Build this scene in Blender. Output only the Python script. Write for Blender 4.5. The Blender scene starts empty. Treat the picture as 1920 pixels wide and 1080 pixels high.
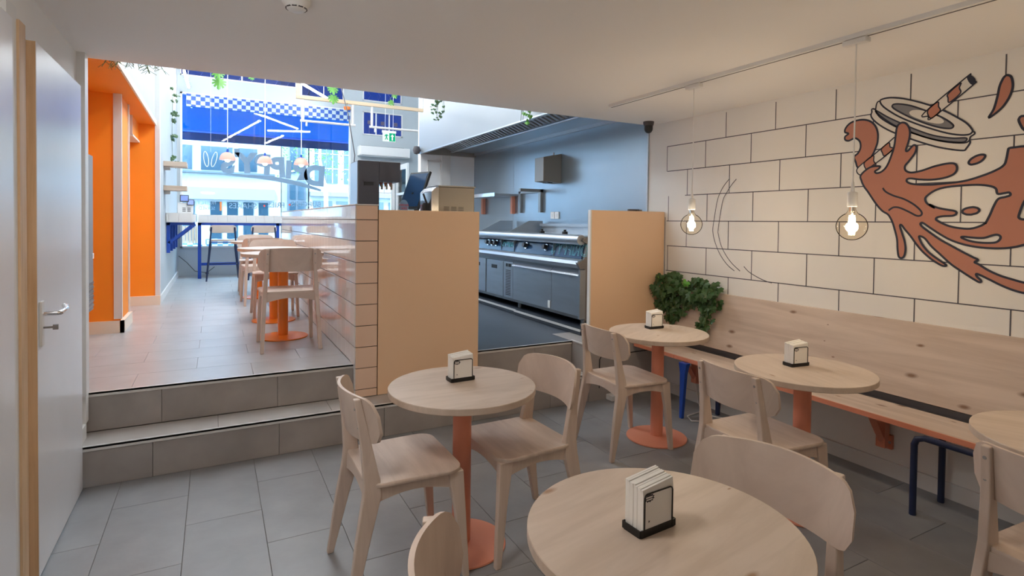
import bpy, bmesh, math, random
from mathutils import Vector, Matrix
from mathutils.geometry import tessellate_polygon
SC = bpy.context.scene
COL = SC.collection
R = math.radians
random.seed(7)

# ---------------------------------------------------------------- camera
CAMH = 1.44
yaw, pitch, roll = R(28.122), R(1.2386), R(0.6848)
fw = Vector((math.sin(yaw)*math.cos(pitch), math.cos(yaw)*math.cos(pitch), -math.sin(pitch)))
rt = Vector((math.cos(yaw), -math.sin(yaw), 0)); up = rt.cross(fw)
r2 = math.cos(roll)*rt + math.sin(roll)*up; u2 = -math.sin(roll)*rt + math.cos(roll)*up
cd = bpy.data.cameras.new('camera'); cam = bpy.data.objects.new('camera', cd); COL.objects.link(cam)
cd.sensor_width = 36; cd.lens = 36*1043.56/1920; cd.shift_y = -(540-439.27)/1920; cd.clip_start = .02; cd.clip_end = 200
m = Matrix((r2, u2, -fw)).transposed().to_4x4(); m.translation = (0, 0, CAMH); cam.matrix_world = m
SC.camera = cam

# ---------------------------------------------------------------- sky, sun, exposure
W = bpy.data.worlds.new('sky'); SC.world = W; W.use_nodes = True
W.node_tree.nodes['Background'].inputs[0].default_value = (.38, .70, 1, 1)
W.node_tree.nodes['Background'].inputs[1].default_value = 11.0
sd = bpy.data.lights.new('sun', 'SUN'); sun = bpy.data.objects.new('sun', sd); COL.objects.link(sun)
sd.energy = 3; sd.angle = R(1); sd.color = (1, .96, .9)
sun.rotation_euler = Vector((.35, .62, -.70)).to_track_quat('-Z', 'Y').to_euler()
SC.view_settings.view_transform = 'Standard'; SC.view_settings.look = 'None'
SC.view_settings.gamma = 1; SC.view_settings.use_curve_mapping = False
SC.view_settings.exposure = 1.05
SC.cycles.max_bounces = 10; SC.cycles.diffuse_bounces = 6; SC.cycles.transparent_max_bounces = 12
SC.cycles.sample_clamp_indirect = 6
SC.cycles.use_denoising = True

# ---------------------------------------------------------------- helpers
def obj(name, me, parent=None, loc=None, rz=None):
    o = bpy.data.objects.new(name, me); COL.objects.link(o)
    if parent is not None: o.parent = parent
    if loc is not None: o.location = loc
    if rz is not None: o.rotation_euler.z = rz
    return o
def tag(o, label=None, cat=None, group=None, kind=None):
    for k, v in (('label', label), ('category', cat), ('group', group), ('kind', kind)):
        if v: o[k] = v
    return o
def thing(name, label, cat, loc=(0, 0, 0), rz=0, group=None):
    return tag(obj(name, None, None, loc, rz), label, cat, group)
def copy_tree(o, parent=None):
    c = o.copy(); COL.objects.link(c); c.parent = parent
    for ch in list(o.children): copy_tree(ch, c)
    return c
def put(o, loc, rz=0, label=None, group=None):
    o.location = loc; o.rotation_euler.z = rz
    if label: o['label'] = label
    if group: o['group'] = group
    return o

class G:
    def __init__(s, off=(0, 0, 0)): s.v = []; s.f = []; s.off = Vector(off)
    def add(s, vs, fs):
        b = len(s.v); s.v += [Vector(p)-s.off for p in vs]; s.f += [tuple(i+b for i in f) for f in fs]; return s
    def box(s, x0, x1, y0, y1, z0, z1):
        return s.add([(x0,y0,z0),(x1,y0,z0),(x1,y1,z0),(x0,y1,z0),(x0,y0,z1),(x1,y0,z1),(x1,y1,z1),(x0,y1,z1)],
                     [(0,3,2,1),(4,5,6,7),(0,1,5,4),(1,2,6,5),(2,3,7,6),(3,0,4,7)])
    def loft(s, rings, cap=True):
        n = len(rings[0]); vs = [p for r in rings for p in r]; fs = []
        for i in range(len(rings)-1):
            for k in range(n):
                a = i*n+k; b = i*n+(k+1) % n; fs.append((a, b, b+n, a+n))
        if cap: fs += [tuple(range(n-1, -1, -1)), tuple(range((len(rings)-1)*n, len(rings)*n))]
        return s.add(vs, fs)
    def tube(s, path, r, n=8, rr=None):
        path = [Vector(p) for p in path]; rings = []; a = None
        for i, p in enumerate(path):
            d = (path[min(i+1, len(path)-1)]-path[max(i-1, 0)]).normalized()
            if a is None:
                a = d.cross(Vector((0, 0, 1)))
                if a.length < .01: a = Vector((1, 0, 0))
            a = a-d*a.dot(d); a.normalize(); b = a.cross(d); q = rr[i] if rr else r
            rings.append([p+q*(math.cos(t)*a-math.sin(t)*b) for t in [2*math.pi*k/n for k in range(n)]])
        return s.loft(rings)
    def lathe(s, prof, c=(0, 0, 0), n=32):
        c = Vector(c)
        return s.loft([[c+Vector((r*math.cos(2*math.pi*k/n), r*math.sin(2*math.pi*k/n), z)) for k in range(n)] for r, z in prof])
    def prism(s, poly, d):      # polygon of 3D points swept along d
        d = Vector(d); poly = [Vector(p) for p in poly]
        return s.loft([poly, [p+d for p in poly]])
    def build(s, name, mat, parent=None, bevel=0, smooth=False, seg=2):
        me = bpy.data.meshes.new(name); me.from_pydata([tuple(p) for p in s.v], [], s.f)
        bm = bmesh.new(); bm.from_mesh(me); bmesh.ops.recalc_face_normals(bm, faces=bm.faces)
        if bevel:
            bmesh.ops.bevel(bm, geom=[e for e in bm.edges if e.calc_face_angle(0) > .5], offset=bevel, segments=seg, affect='EDGES', profile=.5)
        bm.to_mesh(me); bm.free()
        me.materials.append(mat)
        if smooth:
            for p in me.polygons: p.use_smooth = True
            try: me.set_sharp_from_angle(angle=R(40))
            except Exception: pass
        return obj(name, me, parent)
def struct(name, g, mat, parent=None, **k):
    o = g.build(name, mat, parent, **k)
    if parent is None: o['kind'] = 'structure'
    return o
def rrect(w, h, r, n=5):       # rounded rectangle outline, centred
    out = []
    for cx, cy, a in ((w/2-r, h/2-r, 0), (-w/2+r, h/2-r, 90), (-w/2+r, -h/2+r, 180), (w/2-r, -h/2+r, 270)):
        out += [(cx+r*math.cos(R(a+90*k/n)), cy+r*math.sin(R(a+90*k/n))) for k in range(n+1)]
    return out
def text_mesh(name, body, size, mat, parent, mw, extrude=.001, sx=1, offset=0, outline=0):
    c = bpy.data.curves.new(name, 'FONT'); c.body = body; c.size = size; c.extrude = extrude
    c.align_x = 'CENTER'; c.align_y = 'CENTER'; c.offset = offset
    if outline: c.fill_mode = 'NONE'; c.bevel_depth = outline; c.extrude = 0; c.bevel_resolution = 0
    t = bpy.data.objects.new('tmp', c); COL.objects.link(t)
    me = bpy.data.meshes.new_from_object(t.evaluated_get(bpy.context.evaluated_depsgraph_get()))
    bpy.data.objects.remove(t); bpy.data.curves.remove(c)
    me.name = name; me.transform(Matrix.Diagonal((sx, 1, 1, 1))); me.materials.clear(); me.materials.append(mat)
    o = obj(name, me, parent); o.matrix_local = mw
    return o

# ---------------------------------------------------------------- materials
def mat(name, col, rough=.5, metal=0, noise=0, nscale=6, bump=0, bscale=60, coat=0, emit=None, es=0, spec=None, stretch=None, rand=False):
    m = bpy.data.materials.new(name); m.use_nodes = True
    nt = m.node_tree; b = nt.nodes['Principled BSDF']
    b.inputs['Base Color'].default_value = (*col, 1); b.inputs['Roughness'].default_value = rough
    b.inputs['Metallic'].default_value = metal; b.inputs['Coat Weight'].default_value = coat
    if spec is not None: b.inputs['Specular IOR Level'].default_value = spec
    if emit: b.inputs['Emission Color'].default_value = (*emit, 1); b.inputs['Emission Strength'].default_value = es
    if noise or bump:
        tc = nt.nodes.new('ShaderNodeTexCoord'); mp = nt.nodes.new('ShaderNodeMapping')
        if rand:
            oi = nt.nodes.new('ShaderNodeObjectInfo'); sc = nt.nodes.new('ShaderNodeMath'); sc.operation = 'MULTIPLY'; sc.inputs[1].default_value = 53
            va = nt.nodes.new('ShaderNodeVectorMath'); nt.links.new(oi.outputs['Random'], sc.inputs[0])
            nt.links.new(tc.outputs['Object'], va.inputs[0]); nt.links.new(sc.outputs[0], va.inputs[1]); nt.links.new(va.outputs[0], mp.inputs[0])
        else: nt.links.new(tc.outputs['Object'], mp.inputs[0])
        if stretch: mp.inputs['Scale'].default_value = stretch
    if noise:
        n = nt.nodes.new('ShaderNodeTexNoise'); n.inputs['Scale'].default_value = nscale; n.inputs['Detail'].default_value = 5
        nt.links.new(mp.outputs[0], n.inputs['Vector'])
        cr = nt.nodes.new('ShaderNodeValToRGB')
        cr.color_ramp.elements[0].position = .3; cr.color_ramp.elements[1].position = .7
        cr.color_ramp.elements[0].color = (*[c*(1-noise) for c in col], 1); cr.color_ramp.elements[1].color = (*[min(1, c*(1+noise)) for c in col], 1)
        nt.links.new(n.outputs['Fac'], cr.inputs[0]); nt.links.new(cr.outputs[0], b.inputs['Base Color'])
    if bump:
        n2 = nt.nodes.new('ShaderNodeTexNoise'); n2.inputs['Scale'].default_value = bscale
        nt.links.new(mp.outputs[0], n2.inputs['Vector'])
        bp = nt.nodes.new('ShaderNodeBump'); bp.inputs['Strength'].default_value = bump; bp.inputs['Distance'].default_value = .01
        nt.links.new(n2.outputs['Fac'], bp.inputs['Height']); nt.links.new(bp.outputs[0], b.inputs['Normal'])
    return m
def wood(name, light, dark, stretch, rough=.5, knots=None, nscale=1.0, rand=True):
    m = bpy.data.materials.new(name); m.use_nodes = True; nt = m.node_tree; L = nt.links.new; N = nt.nodes.new
    b = nt.nodes['Principled BSDF']; b.inputs['Roughness'].default_value = rough
    tc = N('ShaderNodeTexCoord'); mp = N('ShaderNodeMapping'); mp.inputs['Scale'].default_value = stretch
    if rand:
        oi = N('ShaderNodeObjectInfo'); sc = N('ShaderNodeMath'); sc.operation = 'MULTIPLY'; sc.inputs[1].default_value = 37
        L(oi.outputs['Random'], sc.inputs[0]); va = N('ShaderNodeVectorMath'); L(tc.outputs['Object'], va.inputs[0]); L(sc.outputs[0], va.inputs[1]); L(va.outputs[0], mp.inputs[0])
    else: L(tc.outputs['Object'], mp.inputs[0])
    n = N('ShaderNodeTexNoise'); n.inputs['Scale'].default_value = nscale; n.inputs['Detail'].default_value = 6; n.inputs['Roughness'].default_value = .6; n.inputs['Distortion'].default_value = .6
    L(mp.outputs[0], n.inputs['Vector'])
    cr = N('ShaderNodeValToRGB'); e = cr.color_ramp.elements
    e[0].position = .36; e[0].color = (*dark, 1); e[1].position = .62; e[1].color = (*light, 1)
    L(n.outputs['Fac'], cr.inputs[0]); out = cr.outputs[0]
    if knots:
        kc, ksc, ks = knots
        cx = N('ShaderNodeCombineXYZ')
        for i in (0, 1):
            dp = N('ShaderNodeVectorMath'); dp.operation = 'DOT_PRODUCT'; dp.inputs[1].default_value = ksc[i]; L(va.outputs[0] if rand else tc.outputs['Object'], dp.inputs[0]); L(dp.outputs['Value'], cx.inputs[i])
        vo = N('ShaderNodeTexVoronoi'); vo.voronoi_dimensions = '2D'; vo.inputs['Scale'].default_value = 1; L(cx.outputs[0], vo.inputs['Vector'])
        wn = N('ShaderNodeMath'); wn.operation = 'LESS_THAN'; wn.inputs[1].default_value = .38
        sep = N('ShaderNodeSeparateColor'); L(vo.outputs['Color'], sep.inputs[0]); L(sep.outputs[0], wn.inputs[0])
        k = N('ShaderNodeMapRange'); k.inputs['From Min'].default_value = ks*.35; k.inputs['From Max'].default_value = ks; k.inputs['To Min'].default_value = 1; k.inputs['To Max'].default_value = 0
        sz = N('ShaderNodeMath'); sz.operation = 'MULTIPLY_ADD'; sz.inputs[1].default_value = ks*1.3; sz.inputs[2].default_value = ks*.22; L(sep.outputs[1], sz.inputs[0]); L(sz.outputs[0], k.inputs['From Max'])
        hz = N('ShaderNodeMath'); hz.operation = 'MULTIPLY'; hz.inputs[1].default_value = .3; L(sz.outputs[0], hz.inputs[0]); L(hz.outputs[0], k.inputs['From Min'])
        L(vo.outputs['Distance'], k.inputs['Value']); mu = N('ShaderNodeMath'); mu.operation = 'MULTIPLY'; L(k.outputs[0], mu.inputs[0]); L(wn.outputs[0], mu.inputs[1])
        mx = N('ShaderNodeMix'); mx.data_type = 'RGBA'; L(mu.outputs[0], mx.inputs['Factor']); L(out, mx.inputs[6]); mx.inputs[7].default_value = (*kc, 1); out = mx.outputs[2]
    L(out, b.inputs['Base Color'])
    return m
def glass(name, tint=(1, 1, 1), refl=.06, rough=.02, ior=1.35):
    m = bpy.data.materials.new(name); m.use_nodes = True; nt = m.node_tree; nt.nodes.clear(); N = nt.nodes.new; L = nt.links.new
    o = N('ShaderNodeOutputMaterial'); mx = N('ShaderNodeMixShader'); t = N('ShaderNodeBsdfTransparent'); g = N('ShaderNodeBsdfGlossy')
    t.inputs[0].default_value = (*tint, 1); g.inputs['Roughness'].default_value = rough
    f = N('ShaderNodeFresnel'); f.inputs[0].default_value = ior
    mt = N('ShaderNodeMath'); mt.operation = 'MAXIMUM'; mt.inputs[1].default_value = refl; L(f.outputs[0], mt.inputs[0])
    L(mt.outputs[0], mx.inputs[0]); L(t.outputs[0], mx.inputs[1]); L(g.outputs[0], mx.inputs[2]); L(mx.outputs[0], o.inputs[0])
    return m
def fabric(name, col, trans=.5):
    m = bpy.data.materials.new(name); m.use_nodes = True; nt = m.node_tree; nt.nodes.clear(); N = nt.nodes.new; L = nt.links.new
    o = N('ShaderNodeOutputMaterial'); mx = N('ShaderNodeMixShader'); d = N('ShaderNodeBsdfDiffuse'); t = N('ShaderNodeBsdfTranslucent')
    d.inputs[0].default_value = (*col, 1); t.inputs[0].default_value = (*col, 1); mx.inputs[0].default_value = trans
    L(d.outputs[0], mx.inputs[1]); L(t.outputs[0], mx.inputs[2]); L(mx.outputs[0], o.inputs[0]); return m
def emis(name, col, s):
    m = bpy.data.materials.new(name); m.use_nodes = True; nt = m.node_tree; nt.nodes.clear()
    o = nt.nodes.new('ShaderNodeOutputMaterial'); e = nt.nodes.new('ShaderNodeEmission'); e.inputs[0].default_value = (*col, 1); e.inputs[1].default_value = s
    nt.links.new(e.outputs[0], o.inputs[0]); return m
def checker(name, c1, c2, scale, rough=.5):
    m = mat(name, c1, rough); nt = m.node_tree; tc = nt.nodes.new('ShaderNodeTexCoord'); mp = nt.nodes.new('ShaderNodeMapping')
    mp.inputs['Location'].default_value = (.003, .5, .003)
    ck = nt.nodes.new('ShaderNodeTexChecker'); ck.inputs['Scale'].default_value = scale
    ck.inputs[1].default_value = (*c1, 1); ck.inputs[2].default_value = (*c2, 1)
    nt.links.new(tc.outputs['Object'], mp.inputs[0]); nt.links.new(mp.outputs[0], ck.inputs[0]); nt.links.new(ck.outputs[0], nt.nodes['Principled BSDF'].inputs['Base Color']); return m

M = dict(
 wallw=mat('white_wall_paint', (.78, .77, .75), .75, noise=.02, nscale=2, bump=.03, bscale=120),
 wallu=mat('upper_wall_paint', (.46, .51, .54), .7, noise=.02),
 ceil=mat('ceiling_paint', (.88, .87, .86), .85, bump=.03, bscale=90),
 trimw=mat('trim_white', (.72, .72, .71), .45),
 wallk=mat('kitchen_wall_paint', (.84, .86, .87), .6),
 cream=mat('cream_skirting', (.80, .73, .62), .5),
 floor=mat('grey_vinyl_tile', (.265, .27, .28), .42, noise=.10, nscale=5, bump=.05, bscale=40, rand=True),
 ugrout=mat('upper_floor_joint', (.28, .28, .28), .8),
 grout=mat('floor_joint', (.16, .15, .14), .8),
 ufloor=mat('upper_floor_tile', (.40, .40, .40), .32, noise=.08, nscale=4, rand=True),
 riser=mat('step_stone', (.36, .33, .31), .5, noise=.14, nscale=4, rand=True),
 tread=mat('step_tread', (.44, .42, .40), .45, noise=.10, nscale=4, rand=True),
 nose=mat('aluminium_nosing', (.72, .71, .69), .4, .2),
 door=mat('door_white', (.74, .75, .78), .28, noise=.015),
 rawwood=wood('raw_pine_edge', (.66, .46, .28), (.55, .36, .20), (30, 30, 2), .55),
 steel=mat('brushed_steel', (.50, .55, .60), .40, .92, noise=.05, nscale=3, stretch=(1, 1, 8)),
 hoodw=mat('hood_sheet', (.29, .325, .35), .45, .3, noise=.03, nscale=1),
 steelwall=mat('steel_wall_sheet', (.40, .49, .57), .30, .8, noise=.06, nscale=1.2, bump=.02, bscale=3),
 steeld=mat('steel_dark', (.34, .34, .34), .35, .9, noise=.08),
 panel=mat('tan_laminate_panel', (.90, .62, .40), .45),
 paneledge=mat('panel_edge_white', (.80, .79, .77), .5),
 tile=mat('white_glazed_tile', (.80, .79, .77), .06, coat=.3),
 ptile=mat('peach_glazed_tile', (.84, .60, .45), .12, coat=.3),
 tgrout=mat('dark_grout', (.06, .055, .06), .8),
 orange=mat('orange_wall_paint', (.93, .29, .012), .6, noise=.03, nscale=2),
 orangem=mat('orange_powder_coat', (.85, .22, .015), .28, coat=.2),
 salmon=mat('salmon_powder_coat', (.74, .285, .18), .42, noise=.03),
 blue=mat('blue_powder_coat', (.012, .07, .42), .4),
 navy=mat('navy_tube_paint', (.012, .022, .07), .4),
 black=mat('black_plastic', (.015, .015, .016), .4),
 blackm=mat('black_metal', (.018, .017, .017), .45, .3),
 charcoal=mat('charcoal_plastic', (.060, .055, .062), .5),
 birch=wood('whitewashed_birch', (.67, .55, .465), (.58, .465, .39), (2.5, 22, 2.5), .5),
 birchv=wood('whitewashed_birch_upright', (.67, .55, .465), (.59, .475, .40), (22, 22, 2.5), .5),
 pinetop=wood('pine_tabletop', (.62, .51, .42), (.53, .425, .34), (2.2, 16, 6), .45, knots=((.36, .22, .13), ((2.5, 0, 0), (0, 6, 0)), .06)),
 pine=wood('knotty_pine_board', (.70, .585, .50), (.56, .45, .375), (20, 1.0, 12), .6, knots=((.25, .15, .10), ((0, 4.2, .7), (11, 0.6, 9.5)), .13), rand=False),
 napkin=mat('white_paper', (.84, .82, .78), .9),
 ink=mat('dark_ink', (.03, .03, .045), .6),
 line=mat('mural_line', (.085, .085, .11), .7),
 navyink=mat('mural_navy', (.02, .025, .05), .7),
 coral=mat('mural_coral', (.45, .195, .14), .7, noise=.03),
 mwhite=mat('mural_white', (.70, .68, .65), .75), mgrey=mat('mural_grey', (.20, .205, .23), .7),
 leaf=mat('ivy_leaf', (.035, .10, .025), .45, noise=.5, nscale=9),
 leafl=mat('fresh_leaf', (.12, .36, .05), .4, noise=.3, nscale=9),
 stem=mat('plant_stem', (.11, .15, .05), .6),
 kfloor=mat('kitchen_vinyl', (.045, .055, .072), .45, noise=.08, nscale=3),
 bluepanel=mat('control_panel_blue', (.02, .06, .14), .2),
 cyan=mat('cyan_reflection', (.18, .62, .75), .4),
 chrome=mat('chrome', (.8, .8, .82), .15, 1),
 pink=mat('pink_lamp_shade', (.85, .42, .32), .45), plug=mat('white_plastic', (.8, .8, .79), .45),
 beige=mat('warm_grey_metal', (.31, .29, .265), .4, .6), shelf=wood('shelf_oak', (.60, .48, .38), (.50, .39, .30), (2, 20, 20), .6),
 railw=wood('pale_beam', (.82, .64, .44), (.74, .55, .36), (2, 20, 20), .6),
 glass=glass('window_glass', refl=.035, ior=1.2), bulbg=glass('bulb_glass', (1, .96, .88), .05, ior=1.06),
 stain=glass('stained_glass', (.055, .11, .27), .06, .15), stainb=mat('stained_lead', (.05, .06, .16), .5), stainr=mat('stained_rose', (.12, .10, .14), .5),
 awning=fabric('awning_blue', (.0, .023, .10), .5),
 check=checker('blue_white_check', (.006, .07, .36), (.42, .52, .58), 1/.0708),
 checkb=checker('planter_check', (.10, .25, .55), (.8, .85, .9), 1/.09),
 letters=fabric('frosted_letter', (.38, .47, .54), .6), red=mat('red_print', (.75, .05, .03), .5), orangep=mat('orange_print', (.85, .24, .05), .5),
 exit=emis('exit_green', (.01, .42, .22), .55), exitw=emis('exit_white', (.75, .95, .85), .6),
 led=emis('led_tube_light', (.94, .97, 1), 50), fil=emis('filament_glow', (1, .72, .38), 60), dome=emis('lamp_opal', (1, .93, .86), 14.0),
 fac=mat('facade_white', (.23, .235, .24), .8), facg=mat('facade_grey', (.11, .12, .14), .8), facw=mat('facade_window', (.006, .022, .036), .15), facd=mat('facade_dark', (.022, .032, .045), .6),
 street=mat('street_paving', (.2, .2, .2), .8, noise=.1, nscale=3), screen=mat('tablet_screen', (.25, .35, .75), .2), slat=wood('planter_slat', (.45, .28, .18), (.35, .2, .12), (20, 20, 2), .6),
 greyb=mat('grey_board', (.22, .225, .23), .5),
)
BULB = 2.1
# ================================================================ STRUCTURE
FU = .445            # upper floor level
XL, XR = -.65, 3.45  # side walls of the lower room
CE = 2.32            # lower ceiling
# --- lower floor with staggered vinyl tiles
floor = struct('floor', G().box(XL, XR, -1.6, 3.66, -.12, -.004), M['grout'])
_tm = {}
def tile_piece(name, parent, x0, x1, y0, y1, z0, z1, m, gap=.002, bev=.0012, plane='xy', gap2=None):
    dx, dy, dz = x1-x0, y1-y0, z1-z0
    if plane == 'xy': dx -= gap; dy -= gap
    elif plane == 'xz': dx -= gap; dz -= gap
    else: dy -= (gap if gap2 is None else gap2); dz -= gap
    key = (name, round(dx, 3), round(dy, 3), round(dz, 3), m.name)
    if key not in _tm:
        o = G().box(-dx/2, dx/2, -dy/2, dy/2, -dz/2, dz/2).build(name, m, parent, bevel=bev, seg=1); _tm[key] = o.data
    else: o = obj(name, _tm[key], parent)
    o.location = ((x0+x1)/2, (y0+y1)/2, (z0+z1)/2); return o
xs = [XL] + [-.447+.327*k for k in range(12)] + [XR]
for i in range(len(xs)-1):
    ys = [2.987 if i % 2 == 0 else 2.663]
    while ys[0] > -1.6: ys.insert(0, ys[0]-.65)
    ys[0] = -1.6; ys += [y for y in (ys[-1]+.65,) if y < 3.6] + [3.645]
    for a, b in zip(ys[:-1], ys[1:]):
        if b-a > .02: tile_piece('floor_tile', floor, xs[i], xs[i+1], a, b, -.006, 0, M['floor'])
# --- walls of the lower room
wl = struct('wall_left', G().box(-.82, XL, -1.6, 3.80, 0, CE), M['wallw'])
struct('wall_back', G().box(-.82, 3.6, -1.75, -1.6, 0, CE), M['wallw'])
struct('wall_right', G().box(XR, 3.62, -1.6, 7.70, 0, 4.35), M['wallw'])
struct('ceiling', G().box(-.82, XR, -1.6, 3.84, CE, 2.75), M['ceil'])
struct('wall_mezzanine', G().box(-1.1, XR, 3.66, 3.84, 2.7, 4.36), M['wallu'])
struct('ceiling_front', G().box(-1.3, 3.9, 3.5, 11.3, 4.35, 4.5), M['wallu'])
struct('baseboard_right', G().box(3.432, XR, -1.6, 3.62, 0, .085), M['trimw'])
struct('trim_1', G().box(XL, -.612, 3.72, 3.80, .47, CE), M['trimw'])
bl = struct('baseboard_left', G().box(XL, -.625, 3.63, 3.80, .12, .30).box(XL, -.625, 3.79, 3.86, .30, .54), M['trimw'])
# doors on the left wall
def door(name, y0, y1, handle, label):
    d = tag(thing(name, label, 'door', (XL, y0, 0)), kind='structure'); off = (XL, y0, 0)
    G(off).box(-.648, -.610, y0, y1, .012, 2.118).build('door_leaf', M['door'], d, bevel=.002)
    G(off).box(-.648, -.6115, y0-.002, y0, .012, 2.118).build('door_edge', M['rawwood'], d)
    if handle:
        h = G(off).box(-.610, -.600, 2.80, 2.838, .925, 1.105).build('door_handle_plate', M['nose'], d, bevel=.003)
        G(off).tube([(-.600, 2.82, 1.055), (-.555, 2.82, 1.055), (-.548, 2.828, 1.055), (-.548, 2.93, 1.057), (-.552, 2.95, 1.062), (-.562, 2.965, 1.066)], .0095, 10).build('door_handle', M['chrome'], d, smooth=True)
        G(off).box(-.600, -.565, 2.817, 2.821, .995, 1.003).box(-.57, -.553, 2.814, 2.824, .989, 1.009).build('key', M['steeld'], d)
        for z in (1.77, .35): G(off).box(-.648, -.617, y1, y1+.012, z-.035, z+.035).build('hinge', M['steel'], d)
    return d
door('door_1', 2.785, 3.605, True, 'white flush door with lever handle and key beside the steps')
d2 = door('door_2', 1.62, 2.50, False, 'white flush door nearest the camera at the left edge')
for z in (1.72, .30): G((XL, 1.62, 0)).box(-.648, -.617, 2.50, 2.512, z-.05, z+.05).build('hinge', M['steeld'], d2)
struct('trim_2', G().box(XL, -.630, 2.515, 2.625, 0, 2.19), M['trimw'])
struct('trim_3', G().box(XL, -.622, 2.625, 2.70, 0, 2.150).box(XL, -.64, 2.70, 2.782, 0, 2.12), M['rawwood'])
# --- steps
st = struct('steps', G().box(XL, 2.66, 3.66, 3.90, -.1, .210).box(XL, 1.0, 3.90, 4.2, -.1, FU-.01).box(1.0, 2.66, 3.90, 4.2, -.1, FU-.006), M['grout'])
seams = [XL, -.303, .348, .997, 1.65, 2.30, 2.662]
for a, b in zip(seams[:-1], seams[1:]):
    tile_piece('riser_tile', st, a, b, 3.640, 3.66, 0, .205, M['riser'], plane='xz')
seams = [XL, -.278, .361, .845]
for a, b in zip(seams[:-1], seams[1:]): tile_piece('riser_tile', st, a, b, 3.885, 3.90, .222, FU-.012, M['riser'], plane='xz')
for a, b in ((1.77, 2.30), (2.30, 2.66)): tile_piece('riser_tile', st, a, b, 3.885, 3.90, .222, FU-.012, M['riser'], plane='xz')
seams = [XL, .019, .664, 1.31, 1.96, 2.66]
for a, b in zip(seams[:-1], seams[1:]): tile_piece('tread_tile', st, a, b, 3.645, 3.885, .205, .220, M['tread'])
for nm, a, b, y, z in (('step_nosing', XL, 2.66, 3.632, .222), ('step_nosing', XL, .845, 3.878, FU+.002), ('step_nosing', 1.77, 2.66, 3.878, FU+.002)):
    G().box(a, b, y, y+.022, z-.012, z).box(a, b, y, y+.006, z-.026, z).build(nm, M['nose'], st, bevel=.001, seg=1)
pf = struct('platform', G().box(2.662, XR, 3.632, 4.2, -.1, FU), M['riser'])
G().box(2.655, 2.675, 3.63, 3.90, FU, FU+.008).build('platform_nosing', M['nose'], pf)
G().tube([(2.76, 3.628, .1), (2.76, 3.628, .33), (2.775, 3.628, .355), (2.80, 3.628, .36), (3.44, 3.628, .36)], .004, 6).build('hatch_seam', M['black'], pf)
# --- upper floor
uf = struct('floor_upper', G().box(-1.1, .85, 4.0, 11.2, .2, FU-.004).box(-1.1, -.651, 3.66, 4.0, -.1, FU-.004), M['ugrout'])
k = 0; y = 3.900
while y < 11.1:
    y1 = min(y+.3255, 11.1); x = -1.1; j = (-.43 if k % 2 == 0 else -.105) - 1.3
    js = [-1.1] + [q for q in (j+.65*i for i in range(6)) if -1.05 < q < .83] + [.845]
    for a, b in zip(js[:-1], js[1:]): tile_piece('floor_tile', uf, a, b, y, y1, FU-.008, FU, M['ufloor'], gap=.0015)
    y = y1; k += 1
kf = struct('floor_kitchen', G().box(.85, 3.75, 4.18, 11.2, .2, FU-.001).box(1.0, 2.66, 3.90, 4.18, FU-.006, FU-.001), M['kfloor'])
G().box(2.845, 3.45, 4.02, 5.25, FU-.001, FU+.05).box(2.865, 3.45, 5.25, 7.66, FU-.001, FU+.05).build('plinth', M['kfloor'], kf, bevel=.01)
G().box(2.838, 2.846, 4.02, 5.25, FU+.035, FU+.055).box(2.858, 2.866, 5.25, 7.66, FU+.035, FU+.055).build('plinth_edge', M['nose'], kf)
# --- niche on the left (orange)
wn = struct('wall_niche', G().box(-1.1, -.95, 3.66, 7.55, .2, 2.5).box(-1.1, -.82, 3.66, 3.80, .2, 2.75), M['orange'])
G().box(-.95, -.72, 5.83, 6.34, FU, 2.5).build('pier', M['orange'], wn)
G().box(-.765, -.705, 5.818, 5.85, FU+.12, 2.5).box(-.722, -.708, 6.32, 6.35, FU+.10, 2.5).build('corner_trim', M['trimw'], wn)
G().box(-.95, -.69, 5.805, 5.83, FU, FU+.105).box(-.72, -.69, 5.805, 6.36, FU, FU+.105).build('pier_baseboard', M['cream'], wn)
G().box(-.95, -.56, 7.54, 7.55, FU, 2.5).build('pier', M['orange'], wn)
G().box(-.95, -.55, 7.505, 7.54, FU, FU+.105).build('pier_baseboard', M['cream'], wn)
struct('ceiling_niche', G().box(-1.1, -.60, 3.66, 7.55, 2.5, 2.54), M['orange'])
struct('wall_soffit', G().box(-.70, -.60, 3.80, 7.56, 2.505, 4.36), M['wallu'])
struct('trim_4', G().box(-.60, -.585, 3.80, 7.53, 2.495, 2.55), M['cream'])
bxn = struct('trim_5', G().box(-.87, -.755, 6.95, 7.54, 2.30, 2.5), M['orange'])
G().box(-.875, -.75, 6.94, 6.96, 2.30, 2.5).box(-.875, -.745, 6.94, 7.54, 2.285, 2.305).build('box_edging', M['trimw'], bxn)
# --- left wall of the upper room
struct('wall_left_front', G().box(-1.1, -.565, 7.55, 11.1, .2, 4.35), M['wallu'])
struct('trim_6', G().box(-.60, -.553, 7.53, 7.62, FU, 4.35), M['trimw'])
struct('baseboard_left_front', G().box(-.566, -.55, 7.60, 11.1, FU, FU+.09), M['trimw'])
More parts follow.
